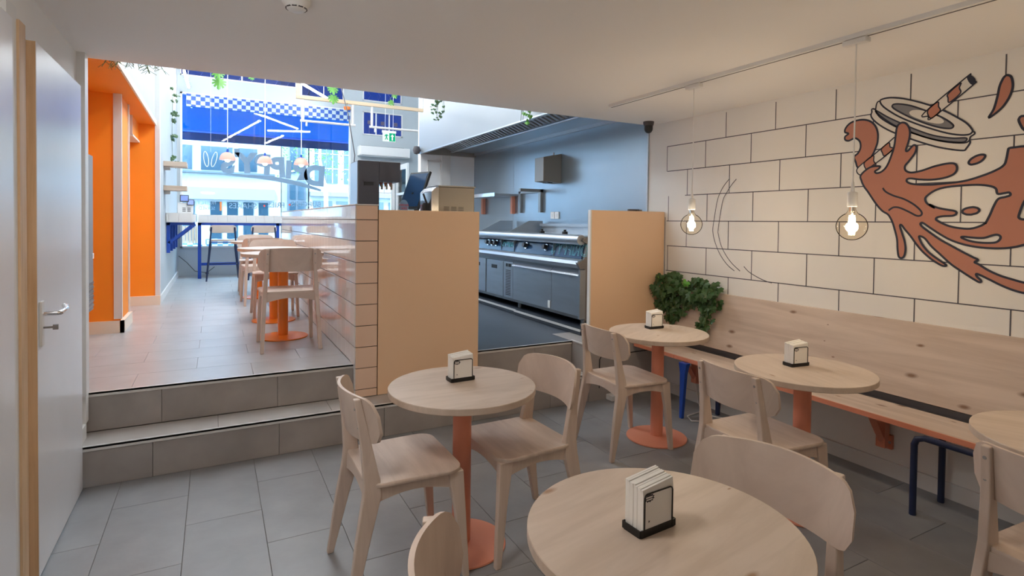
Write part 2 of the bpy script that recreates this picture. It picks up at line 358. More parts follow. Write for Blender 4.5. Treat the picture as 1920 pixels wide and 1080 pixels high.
# --- right side of the entrance and kitchen end wall
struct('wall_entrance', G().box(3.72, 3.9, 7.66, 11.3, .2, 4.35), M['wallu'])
ke = struct('wall_kitchen_end', G().box(2.60, 3.75, 7.66, 7.78, .2, 4.35), M['wallk'])
G().box(2.70, 2.715, 7.645, 7.66, FU, 2.32).box(2.70, 2.91, 7.645, 7.66, 2.30, 2.32).box(2.895, 2.91, 7.645, 7.66, FU, 2.32).build('door_casing', M['trimw'], ke)
G().box(2.91, 3.05, 7.64, 7.66, FU, 2.40).build('wall_strip', M['wallw'], ke)
sw = struct('wall_steel', G().box(3.438, XR, 3.86, 7.66, FU, 3.4), M['steelwall'])
G().box(3.434, 3.45, 3.852, 3.866, FU, 2.34).box(3.436, 3.438, 6.40, 6.405, FU, 2.45).build('sheet_seam', M['steel'], sw)
# --- front wall with its openings
g = G()
for b in ((-1.1, 2.34, .2, .93), (-1.1, -.52, .93, 4.35), (2.34, 2.44, .2, 4.35), (2.44, 3.9, 2.57, 3.135), (3.22, 3.9, .2, 2.57), (2.44, 2.57, 3.135, 3.594), (3.37, 3.9, 3.135, 3.594), (2.44, 3.9, 3.594, 3.80),
          (-.52, 1.40, 3.60, 3.885), (1.40, 2.34, 3.60, 3.75), (1.345, 1.42, 3.75, 4.35), (-.52, 2.34, 4.2, 4.35), (2.44, 2.57, 3.80, 4.35), (3.35, 3.9, 3.80, 4.35), (2.57, 3.35, 4.2, 4.35), (2.205, 2.34, 3.75, 4.35)):
    g.box(b[0], b[1], 11.1, 11.22, b[2], b[3])
struct('wall_front', g, M['wallu'])
def window(name, x0, x1, z0, z1, label, fr=.035, mx=(), mz=(), gm=None, y=11.1):
    o = tag(thing(name, label, 'window', (x0, y, z0)), kind='structure'); off = (x0, y, z0)
    G(off).box(x0, x1, y-.015, y+.05, z0, z0+fr).box(x0, x1, y-.015, y+.05, z1-fr, z1).box(x0, x0+fr, y-.015, y+.05, z0, z1).box(x1-fr, x1, y-.015, y+.05, z0, z1).build('window_frame', M['trimw'], o)
    for q in mx: G(off).box(q-.012, q+.012, y, y+.03, z0+fr, z1-fr).build('mullion', M['trimw'], o)
    for q in mz: G(off).box(x0+fr, x1-fr, y, y+.03, q-.012, q+.012).build('glazing_bar', M['trimw'], o)
    ex = [x0+fr]+list(mx)+[x1-fr]
    for a, b in zip(ex[:-1], ex[1:]):
        G(off).box(a, b, y+.012, y+.018, z0+fr, z1-fr).build('pane', gm or M['glass'], o)
    return o
window('window_1', -.52, 2.34, .93, 3.60, 'large shop front window with mirrored lettering behind the bar counter', .03)
for nm, x0, x1, z0, z1, lb, mx in (('window_2', -.52, 1.345, 3.885, 4.2, 'long blue leaded transom above the checked band on the left', (.43,)), ('window_3', 1.42, 2.205, 3.75, 4.2, 'short blue leaded transom above the right end of the checked band', ()),
        ('window_4', 2.57, 3.37, 3.135, 3.594, 'blue stained glass window of three lights above the wall heater', (2.835, 3.10)), ('window_5', 2.57, 3.35, 3.80, 4.2, 'blue leaded transom above the three light stained window', ())):
    w = window(nm, x0, x1, z0, z1, lb, .02, mx, (), M['stain'])
    ex = [x0]+list(mx)+[x1]
    if nm == 'window_4':
        for a, b in zip(ex[:-1], ex[1:]):
            cx = (a+b)/2-x0; cz = .25
            G().prism([(cx+.05*math.cos(t*math.pi/4)*(1 if t % 2 else .75), .008, cz+.05*math.sin(t*math.pi/4)*(1 if t % 2 else .75)) for t in range(8)], (0, .003, 0)).build('rosette', M['stainr'], w)
            G().prism([(cx-.01, .008, .03), (cx+.01, .008, .03), (cx+.006, .008, cz-.05), (cx-.006, .008, cz-.05)], (0, .003, 0)).build('lead_stem', M['stainb'], w)
    else:
        for i in range(int((x1-x0)/.2)):
            q = x0+.1+.2*i-x0; G().tube([(q, .01, .02), (q+.05, .01, .12), (q-.03, .01, .22), (q+.02, .01, z1-z0-.02)], .004, 5).build('lead_line', M['stainb'], w)
d3 = window('door_3', 2.44, 3.22, FU, 2.57, 'glazed white entrance door under the wall heater', .07, (), (1.1, 2.0))
G((2.44, 11.1, FU)).box(2.51, 3.15, 11.1, 11.13, FU+.07, 1.05).build('door_panel', M['trimw'], d3)
G((2.44, 11.1, FU)).box(2.60, 2.615, 11.1, 11.12, 2.0, 2.5).box(2.80, 2.815, 11.1, 11.12, 2.0, 2.5).box(3.0, 3.015, 11.1, 11.12, 2.0, 2.5).build('glazing_bars', M['trimw'], d3)
d4 = tag(thing('door_4', 'white entrance door leaf standing open against the right wall', 'door', (3.22, 10.3, FU)), kind='structure')
G((3.22, 10.3, FU)).box(3.24, 3.28, 10.35, 11.08, FU+.01, 1.15).box(3.24, 3.28, 10.35, 10.43, 1.15, 2.55).box(3.24, 3.28, 11.0, 11.08, 1.15, 2.55).box(3.24, 3.28, 10.43, 11.0, 2.45, 2.55).box(3.24, 3.28, 10.43, 11.0, 1.95, 2.0).build('door_leaf', M['trimw'], d4, bevel=.004)
G((3.22, 10.3, FU)).box(3.257, 3.263, 10.43, 11.0, 1.15, 2.45).build('pane', M['glass'], d4)
# --- checked band above the window, awning and the street outside
cb = tag(G().box(-.43, 2.32, 11.065, 11.085, 3.362, 3.575).build('checked_band', M['check']), 'blue and white checked band across the top of the shop window', 'sign')
aw = thing('awning', 'bright blue fabric awning outside the shop window', 'awning', (.9, 11.3, 2.9)); off = (.9, 11.3, 2.9)
G(off).add([(-.75, 11.24, 3.62), (2.55, 11.24, 3.62), (2.55, 12.3, 3.12), (-.75, 12.3, 3.12)], [(0, 1, 2, 3)]).build('awning_sheet', M['awning'], aw)
G(off).box(-.75, 2.55, 12.3, 12.304, 2.935, 3.12).build('awning_valance', M['awning'], aw)
G(off).tube([(-.75, 12.29, 3.11), (2.55, 12.29, 3.11)], .02).build('awning_bar', M['blue'], aw)
struct('street', G().box(-14, 18, 11.22, 40, .1, .42), M['street'])
# --- mirrored lettering on the glass
wl_ = thing('window_lettering', 'grey mirrored shop name with underline on the shop window', 'lettering', (.97, 11.09, 2.3))
mw = lambda x, z, tilt=0: Matrix.Translation((x, 0, z)) @ Matrix(((-1, 0, 0, 0), (0, 0, 1, 0), (0, 1, 0, 0), (0, 0, 0, 1))) @ Matrix.Rotation(tilt, 4, 'Z')
for ch, px, pz, tl, s in (('D', .70, -.04, .06, .50), ('R', .43, .04, -.12, .46), ('I', .24, .05, .04, .42), ('P', .06, .08, -.06, .48), ('P', -.19, .12, .05, .48), ('Y', -.46, .13, -.05, .46), ("'", -.62, .20, 0, .40), ('S', -.76, .10, .10, .44)):
    text_mesh('letter', ch, s, M['letters'], wl_, mw(px, pz, tl), .002, offset=.026)
sw_ = []
for i in range(15):
    t = i/14; sw_.append((-.80+1.62*t, -.10 - .20*t*t - .02*t))
g = G()
pts = [(x, 0, z+.085*math.sin(math.pi*(.15+.85*(1-t/14)))) for t, (x, z) in enumerate(sw_)] + [(x, 0, z) for x, z in reversed(sw_)]
g.prism(pts, (0, .003, 0)).build('underline', M['letters'], wl_)
wm = thing('menu_lettering', 'small mirrored words along the bottom of the shop window', 'lettering', (.9, 11.09, 1.68))
for i, (wd, x, z) in enumerate((('BURGERS', .62, .05), ('FRIES', .10, .02), ('SHAKES', -.45, -.01))):
    text_mesh('word', wd, .13, M['letters'], wm, mw(x, z), .002, offset=.002)
for x, z in ((.33, .035), (-.10, .005)): G().lathe([(0, -.001), (.018, -.001), (.018, .001), (0, .001)], n=10).build('dot', M['red'], wm).matrix_local = mw(x, z)
text_mesh('word', 'FRESHLY', .075, M['letters'], wm, mw(-1.02, .03), .002); text_mesh('word', 'SERVED', .075, M['letters'], wm, mw(-1.02, -.06), .002)
G().box(-.82, -.79, -.002, .002, -.1, .06).build('bar_mark', M['orangep'], wm)
# --- houses across the street
def px20(): pass
hb = thing('shop_building', 'pale shop house opposite with a row of narrow shop windows', 'building', (0, 20, .42)); off = (0, 20, .42)
G(off).box(-9, 1.95, 20.05, 26, .42, 9).build('wall', M['fac'], hb)
G(off).box(-9, 1.75, 19.85, 20.05, 2.05, 2.42).build('fascia', M['facg'], hb)
G(off).box(-9, 1.75, 19.8, 20.05, 2.86, 2.92).build('ledge', M['facd'], hb)
for a, b in ((-1.0, -.62), (-.38, .50), (.68, 1.22)): w = G(off).box(a, b, 20.0, 20.05, 2.98, 3.72).build('window', M['facw'], hb); G(off).box(a-.04, b+.04, 19.98, 20.0, 3.72, 3.78).build('lintel', M['fac'], w)
for a, b in ((-.95, -.55), (-.12, .2), (.35, .66), (.82, 1.12), (1.27, 1.56)): G(off).box(a, b, 20.0, 20.05, .75, 1.98).build('window', M['facw'], hb)
hm = thing('narrow_house', 'narrow blue grey house front between two white houses opposite', 'building', (2.4, 20, .42)); off = (2.4, 20, .42)
G(off).box(1.97, 2.80, 20.0, 26, .42, 9).build('wall', M['facg'], hm); G(off).box(2.15, 2.72, 19.95, 20.0, .42, 2.75).build('door_front', M['facd'], hm)
for a in (2.22, 2.48):
    for z0, z1 in ((.7, 2.0), (2.12, 2.6), (3.0, 4.2)): G(off).box(a, a+.18, 19.93, 19.96, z0, z1).build('window', M['facw'], hm)
hr = thing('white_house', 'white house opposite with tall small-paned windows', 'building', (5, 20, .42)); off = (5, 20, .42)
G(off).box(2.85, 12, 20.05, 26, .42, 9).build('wall', M['fac'], hr); G(off).box(2.85, 12, 19.8, 20.05, 2.25, 2.4).build('ledge', M['facg'], hr)
for a, b in ((3.02, 3.38), (3.42, 3.78), (4.0, 4.4), (4.45, 4.85), (5.1, 5.5), (5.9, 6.3), (6.6, 7.0), (7.4, 7.8)):
    w = G(off).box(a, b, 20.0, 20.05, 2.72, 4.25).build('window', M['facw'], hr); G(off).box((a+b)/2-.015, (a+b)/2+.015, 19.97, 20.0, 2.72, 4.25).box(a, b, 19.97, 20.0, 3.2, 3.23).box(a, b, 19.97, 20.0, 3.7, 3.73).build('glazing_bar', M['fac'], w)
for a, b in ((2.98, 3.6), (3.75, 4.3), (4.45, 5.4), (5.6, 6.8), (7.2, 8.0)): G(off).box(a, b, 20.0, 20.05, .7, 2.1).build('window', M['facw'], hr)
G(off).box(3.62, 4.02, 19.9, 19.93, 1.82, 1.96).build('shop_sign', M['orangep'], hr)
tr = thing('street_tree', 'leafy green tree on the street between the houses opposite', 'tree', (2.7, 17, .42)); off = (2.7, 17, .42)
G(off).tube([(2.9, 17, .42), (2.88, 17, 2.2), (2.7, 17, 3.2), (2.75, 17.1, 4.5)], .05, 8, [.07, .06, .045, .03]).build('trunk', M['slat'], tr)
g = G(off)
for i in range(420):
    a = random.random()*6.28; r = random.random()**.5*.9; c = Vector((2.55+r*math.cos(a)*1.1, 17+r*math.sin(a)*.6, 3.0+random.random()*1.8-.45*r)); d = Vector((random.uniform(-1, 1), random.uniform(-1, 1), random.uniform(-1, 1))).normalized()*.05; e = d.cross(Vector((0, .3, 1))).normalized()*.03
    g.add([c-d, c+e, c+d, c-e], [(0, 1, 2, 3)])
tag(g.build('foliage', M['leafl'], tr), kind='stuff')
pb = thing('planter_screen', 'blue and white checked planter screen outside below the window', 'planter', (.5, 11.9, .42)); off = (.5, 11.9, .42)
G(off).box(-.15, 2.3, 11.9, 11.93, .85, 1.06).build('checked_board', M['checkb'], pb)
for x in (-.12, 1.0, 2.25): G(off).box(x, x+.04, 11.93, 11.97, .42, 1.06).build('post', M['plug'], pb)
ps = thing('slatted_planter', 'brown slatted planter outside the left end of the window', 'planter', (-.35, 11.8, .42)); off = (-.35, 11.8, .42)
for i in range(6): G(off).box(-.52+.05*i, -.48+.05*i, 11.8, 11.83, .95, 1.30).build('slat', M['slat'], ps)
G(off).box(-.54, -.20, 11.79, 11.85, .42, .98).build('checked_base', M['checkb'], ps)
# ================================================================ LOWER ROOM
# --- tables
def make_table(frame):
    t = thing('round_table', 'round table', 'table')
    G().lathe([(0, .687), (.322, .687), (.325, .690), (.325, .7125), (.3235, .715), (0, .715)], n=72).build('tabletop', M['pinetop'], t)
    G().lathe([(0, .012), (.041, .012), (.041, .675), (0, .675)], n=28).build('pole', frame, t, smooth=True)
    G().lathe([(0, 0), (.196, 0), (.200, .004), (.198, .010), (.10, .016), (.05, .020), (0, .020)], n=48).build('base', frame, t, smooth=True)
    G().box(-.11, .11, -.11, .11, .675, .687).build('top_plate', frame, t)
    return t
t0 = make_table(M['salmon'])
GT = 'round tables in the lower dining room'
spots = [(.972, 2.268, 0, 'round pine table on a salmon pole by the steps, between two chairs'), (2.632, 2.822, .5, 'round pine table beside the ivy and the tan panel, farthest along the bench'),
         (2.630, 1.775, 1.3, 'round pine table at the bench in front of the middle of the mural'), (.945, .985, .2, 'large round pine table in the foreground at the bottom edge'), (2.63, .72, 2, 'round pine table cut off by the right edge, nearest along the bench')]
for i, (x, y, a, lb) in enumerate(spots): put(t0 if i == 0 else copy_tree(t0), (x, y, 0), a, lb, GT)
# --- chairs (face +y locally)
def leg_rings(pts):
    return [[(x-w/2, y-d/2, z), (x+w/2, y-d/2, z), (x+w/2, y+d/2, z), (x-w/2, y+d/2, z)] for x, y, z, w, d in pts]
def make_chair():
    c = thing('dining_chair', 'chair', 'chair')
    # seat
    pl = []
    for (px, py) in rrect(.43, .39, .065, 6): pl.append((px*(1-.05*(.5-py/.39)), py+.02, 0))
    g = G(); n = len(pl)
    g.loft([[(x, y, .434) for x, y, _ in pl], [(x*1.006, y, .440) for x, y, _ in pl], [(x*1.006, y, .446) for x, y, _ in pl], [(x*.99, y*.99, .450) for x, y, _ in pl], [(x*.5, y*.5, .4475) for x, y, _ in pl]])
    g.build('seat', M['birch'], c, smooth=True)
    # backrest
    g = G(); NX, NZ = 26, 8; w = .465; z0, z1 = .600, .782; r = .055
    front, back = [], []
    for i in range(NX+1):
        x = -w/2 + w*i/NX; e = max(0, abs(x)-(w/2-r)); cut = r-math.sqrt(max(0, r*r-e*e))
        a, b = z0+cut*.85, z1-cut - .012*(abs(x)/(w/2))**2
        for j in range(NZ+1):
            z = a+(b-a)*j/NZ; y = -.163+1.5*(x*x-.0277) - .17*(z-.60)
            front.append((x, y+.006, z)); back.append((x, y-.006, z))
    vs = front+back; N = (NX+1)*(NZ+1); fs = []; q = lambda i, j: i*(NZ+1)+j
    for i in range(NX):
        for j in range(NZ):
            fs += [(q(i, j), q(i+1, j), q(i+1, j+1), q(i, j+1)), (N+q(i, j), N+q(i, j+1), N+q(i+1, j+1), N+q(i+1, j))]
        for j, k in ((0, 0), (NZ, 0)): fs.append((q(i, j), N+q(i, j), N+q(i+1, j), q(i+1, j)))
    for j in range(NZ):
        for i in (0, NX): fs.append((q(i, j), q(i, j+1), N+q(i, j+1), N+q(i, j)))
    g.add(vs, fs).build('backrest', M['birch'], c, smooth=True)
    for s in (-1, 1):
        G().loft(leg_rings([(s*.207, -.235, 0, .026, .026), (s*.195, -.188, .25, .029, .055), (s*.187, -.155, .40, .030, .070), (s*.182, -.155, .46, .030, .062), (s*.174, -.176, .60, .029, .040), (s*.166, -.208, .772, .027, .026)])).build('leg', M['birchv'], c, bevel=.004)
        G().loft(leg_rings([(s*.205, .225, 0, .026, .026), (s*.194, .200, .28, .029, .046), (s*.186, .182, .434, .030, .066)])).build('leg', M['birchv'], c, bevel=.004)
        # side rail with arched underside
        n = 8; top = [(s*.186, -.15+.31*k/n, .434) for k in range(n+1)]; bot = [(s*.186, -.15+.31*k/n, .372+.026*math.sin(math.pi*k/n)) for k in range(n+1)]
        G().prism([(s*.186-.009, y, z) for _, y, z in top]+[(s*.186-.009, y, z) for _, y, z in reversed(bot)], (.018, 0, 0)).build('side_rail', M['birch'], c)
        for z in (.735, .665):
            yy = -.178-.03*(z-.60)/.172-.015
            o = G().lathe([(0, 0), (.0055, 0), (.0055, .003), (0, .003)], n=10).build('screw', M['steeld'], c); o.location = (s*(.174-.008*(z-.6)/.172), yy+.002, z); o.rotation_euler.x = R(80)
    for nm, y in (('front_rail', .19), ('rear_rail', -.165)):
        n = 10; top = [(-.18+.36*k/n, y, .434) for k in range(n+1)]; bot = [(-.18+.36*k/n, y, .368+.030*math.sin(math.pi*k/n)) for k in range(n+1)]
        G().prism([(x, y-.009, z) for x, _, z in top]+[(x, y-.009, z) for x, _, z in reversed(bot)], (0, .018, 0)).build(nm, M['birch'], c)
    return c
c0 = make_chair()
GC = 'whitewashed wooden dining chairs'
E_ = -90  # rotation that makes a chair face +x
chairs = [(.677, 2.260, 0, E_, 'whitewashed birch chair left of the round table by the steps'),
 (1.252, 2.25, 0, 92.7, 'whitewashed birch chair right of the round table by the steps, backrest towards the step'),
 (2.355, 2.840, 0, E_-2.3, 'whitewashed birch chair at the table beside the ivy, near the tan panel'),
 (2.306, 1.779, 0, E_-4.3, 'whitewashed birch chair at the bench table in front of the mural'),
 (1.25, 1.02, 0, 100, 'whitewashed birch chair with wide backrest right of the foreground table'),
 (2.285, .62, 0, E_-5, 'whitewashed birch chair cut off by the right edge, screws showing on its post'),
 (.557, .946, 0, E_-21.3, 'whitewashed birch chair cut off at the bottom edge, only its backrest end showing'),
 (.515, 4.704, FU, 0, 'whitewashed birch chair on the upper floor nearest the top step, backrest towards camera'),
 (.55, 6.27, FU, 180, 'whitewashed birch chair behind the second orange table on the upper floor'),
 (.50, 7.25, FU, 3, 'whitewashed birch chair third along the tiled divider on the upper floor'),
 (.50, 8.28, FU, 180, 'whitewashed birch chair farthest along the tiled divider, near the bar stools')]
for i, (x, y, z, a, lb) in enumerate(chairs): put(c0 if i == 0 else copy_tree(c0), (x, y, z), R(a), lb, GC)
# --- napkin dispensers
def make_napkins():
    t = thing('napkin_dispenser', 'n', 'napkin holder')
    G().prism([(x, y, 0) for x, y in rrect(.118, .060, .008, 3)], (0, 0, .004)).build('tray', M['blackm'], t)
    for s in (-1, 1):
        G().box(-.058, .058, s*.029-.0015, s*.029+.0015, .002, .018).build('tray_side', M['blackm'], t)
        G().tube([(-.046, s*.0300, .004), (-.046, s*.0300, .092), (-.0435, s*.0300, .0975), (-.038, s*.0300, .100), (.038, s*.0300, .100), (.0435, s*.0300, .0975), (.046, s*.0300, .092), (.046, s*.0300, .004)], .0019, 6).build('wire_frame', M['blackm'], t, smooth=True)
    for s in (-1, 1): G().box(s*.058-.0015, s*.058+.0015, -.029, .029, .002, .018).build('tray_side', M['blackm'], t)
    g = G()
    for i in range(9):
        y = -.0256+.0064*i; h = .110+.0012*math.sin(i*1.9) + .006*(i/8); w = .050+.0006*math.sin(i*2.7)
        g.loft([[(-w, y-.0032, .005), (w, y-.0032, .005), (w, y+.0032, .005), (-w, y+.0032, .005)], [(-w, y-.0032, h-.012), (w, y-.0032, h-.012), (w, y+.0032, h-.012), (-w, y+.0032, h-.012)],
                [(-w-.001, y-.002, h), (w-.001, y-.001, h+.010), (w-.001, y+.003, h+.011), (-w-.001, y+.003, h+.001)]])
    g.build('napkin_stack', M['napkin'], t)
    n = 11; pts = [((.026 if k % 2 else .019)*math.cos(math.pi*k/n*1.0*1)-.026, -.0287, (.017 if k % 2 else .011)*math.sin(2*math.pi*k/(2*n)*1)+.090) for k in range(0)]
    st_ = []
    for k in range(22):
        a = 2*math.pi*k/22; q = 1 if k % 2 else .74; st_.append((-.030+.0175*q*math.cos(a), -.0290, .089+.0105*q*math.sin(a)))
    b = G().prism(st_, (0, .0004, 0)).build('printed_badge', M['ink'], t)
    G().box(-.041, -.020, -.0294, -.0290, .0895, .0925).box(-.040, -.021, -.0294, -.0290, .0845, .0872).build('badge_print', M['napkin'], b)
    s_ = []
    for k in range(10):
        a = 2*math.pi*k/10; q = .0038 if k % 2 else .0014; s_.append((-.030+q*math.cos(a), -.0290, .034+q*math.sin(a)))
    G().prism(s_, (0, .0004, 0)).build('printed_star', M['ink'], t)
    return t
n0 = make_napkins()
for i, (x, y, a, lb) in enumerate(((.918, 1.004, 4, 'white napkins in a black wire holder on the foreground table'), (.994, 2.345, 2, 'white napkins in a black wire holder on the table by the steps'),
        (2.70, 2.935, -4, 'white napkins in a black wire holder on the table beside the ivy'), (2.664, 1.838, -8, 'white napkins in a black wire holder on the table in front of the mural'))):
    put(n0 if i == 0 else copy_tree(n0), (x, y, .715), R(a), lb, 'napkin holders on the tables')
# --- bench along the mural wall
be = thing('wall_bench', 'long knotty pine bench with salmon front edge and tall back board along the mural wall', 'bench', (3.25, 1.5, 0)); off = (3.25, 1.5, 0)
for a, b in ((3.16, 3.62), (-.6, 3.157)):
    G(off).box(3.115, 3.40, a, b, .412, .440).build('seat_board', M['pine'], be, bevel=.002, seg=1)
    G(off).box(3.108, 3.115, a, b, .412, .439).build('seat_edge', M['salmon'], be)
    G(off).box(3.424, 3.447, a, b, .478, .910).build('back_board', M['pine'], be, bevel=.002, seg=1)
G(off).box(3.40, 3.4485, -.6, 3.62, .395, .440).build('slot_shade_base', M['charcoal'], be); G(off).box(3.430, 3.4485, -.6, 3.62, .44, .475).build('slot_shade_strip', M['charcoal'], be)  # dark strips added so the slot behind the seat looks shaded
def bracket(y):
    g = G(off).box(3.425, 3.449, y-.04, y+.04, .16, .24).tube([(3.43, y, .19), (3.38, y, .23), (3.26, y, .40)], .022, 4).box(3.385, 3.432, y-.025, y+.025, .17, .412).box(3.20, 3.44, y-.025, y+.025, .385, .412)
    b = g.build('bracket', M['salmon'], be)
    for s in (-1, 1):
        o = G().lathe([(0, 0), (.008, 0), (.008, .004), (0, .004)], n=8).build('bolt', M['steel'], b); o.location = Vector((3.425, y+s*.03, .2))-Vector(off); o.rotation_euler.y = R(-90)
for y in (3.22, 1.80, .35): bracket(y)
for y0, y1 in ((1.48, .82), (.1, -.5)):
    for x in (3.085, 3.36):
        G(off).tube([(x, y0, 0), (x, y0, .355), (x, y0-.012, .385), (x, y0-.045, .399), (x, y1+.045, .399), (x, y1+.012, .385), (x, y1, .355), (x, y1, 0)], .0155, 10).build('leg_frame', M['navy'], be, smooth=True)
for x, y in ((3.06, 3.02), (3.36, 2.95)):
    G(off).loft(leg_rings([(x, y, 0, .024, .026), (x+.015, y, .33, .03, .05), (x+.02, y, .412, .04, .08)])).build('leg', M['blue'] if x < 3.2 else M['navy'], be, bevel=.003)
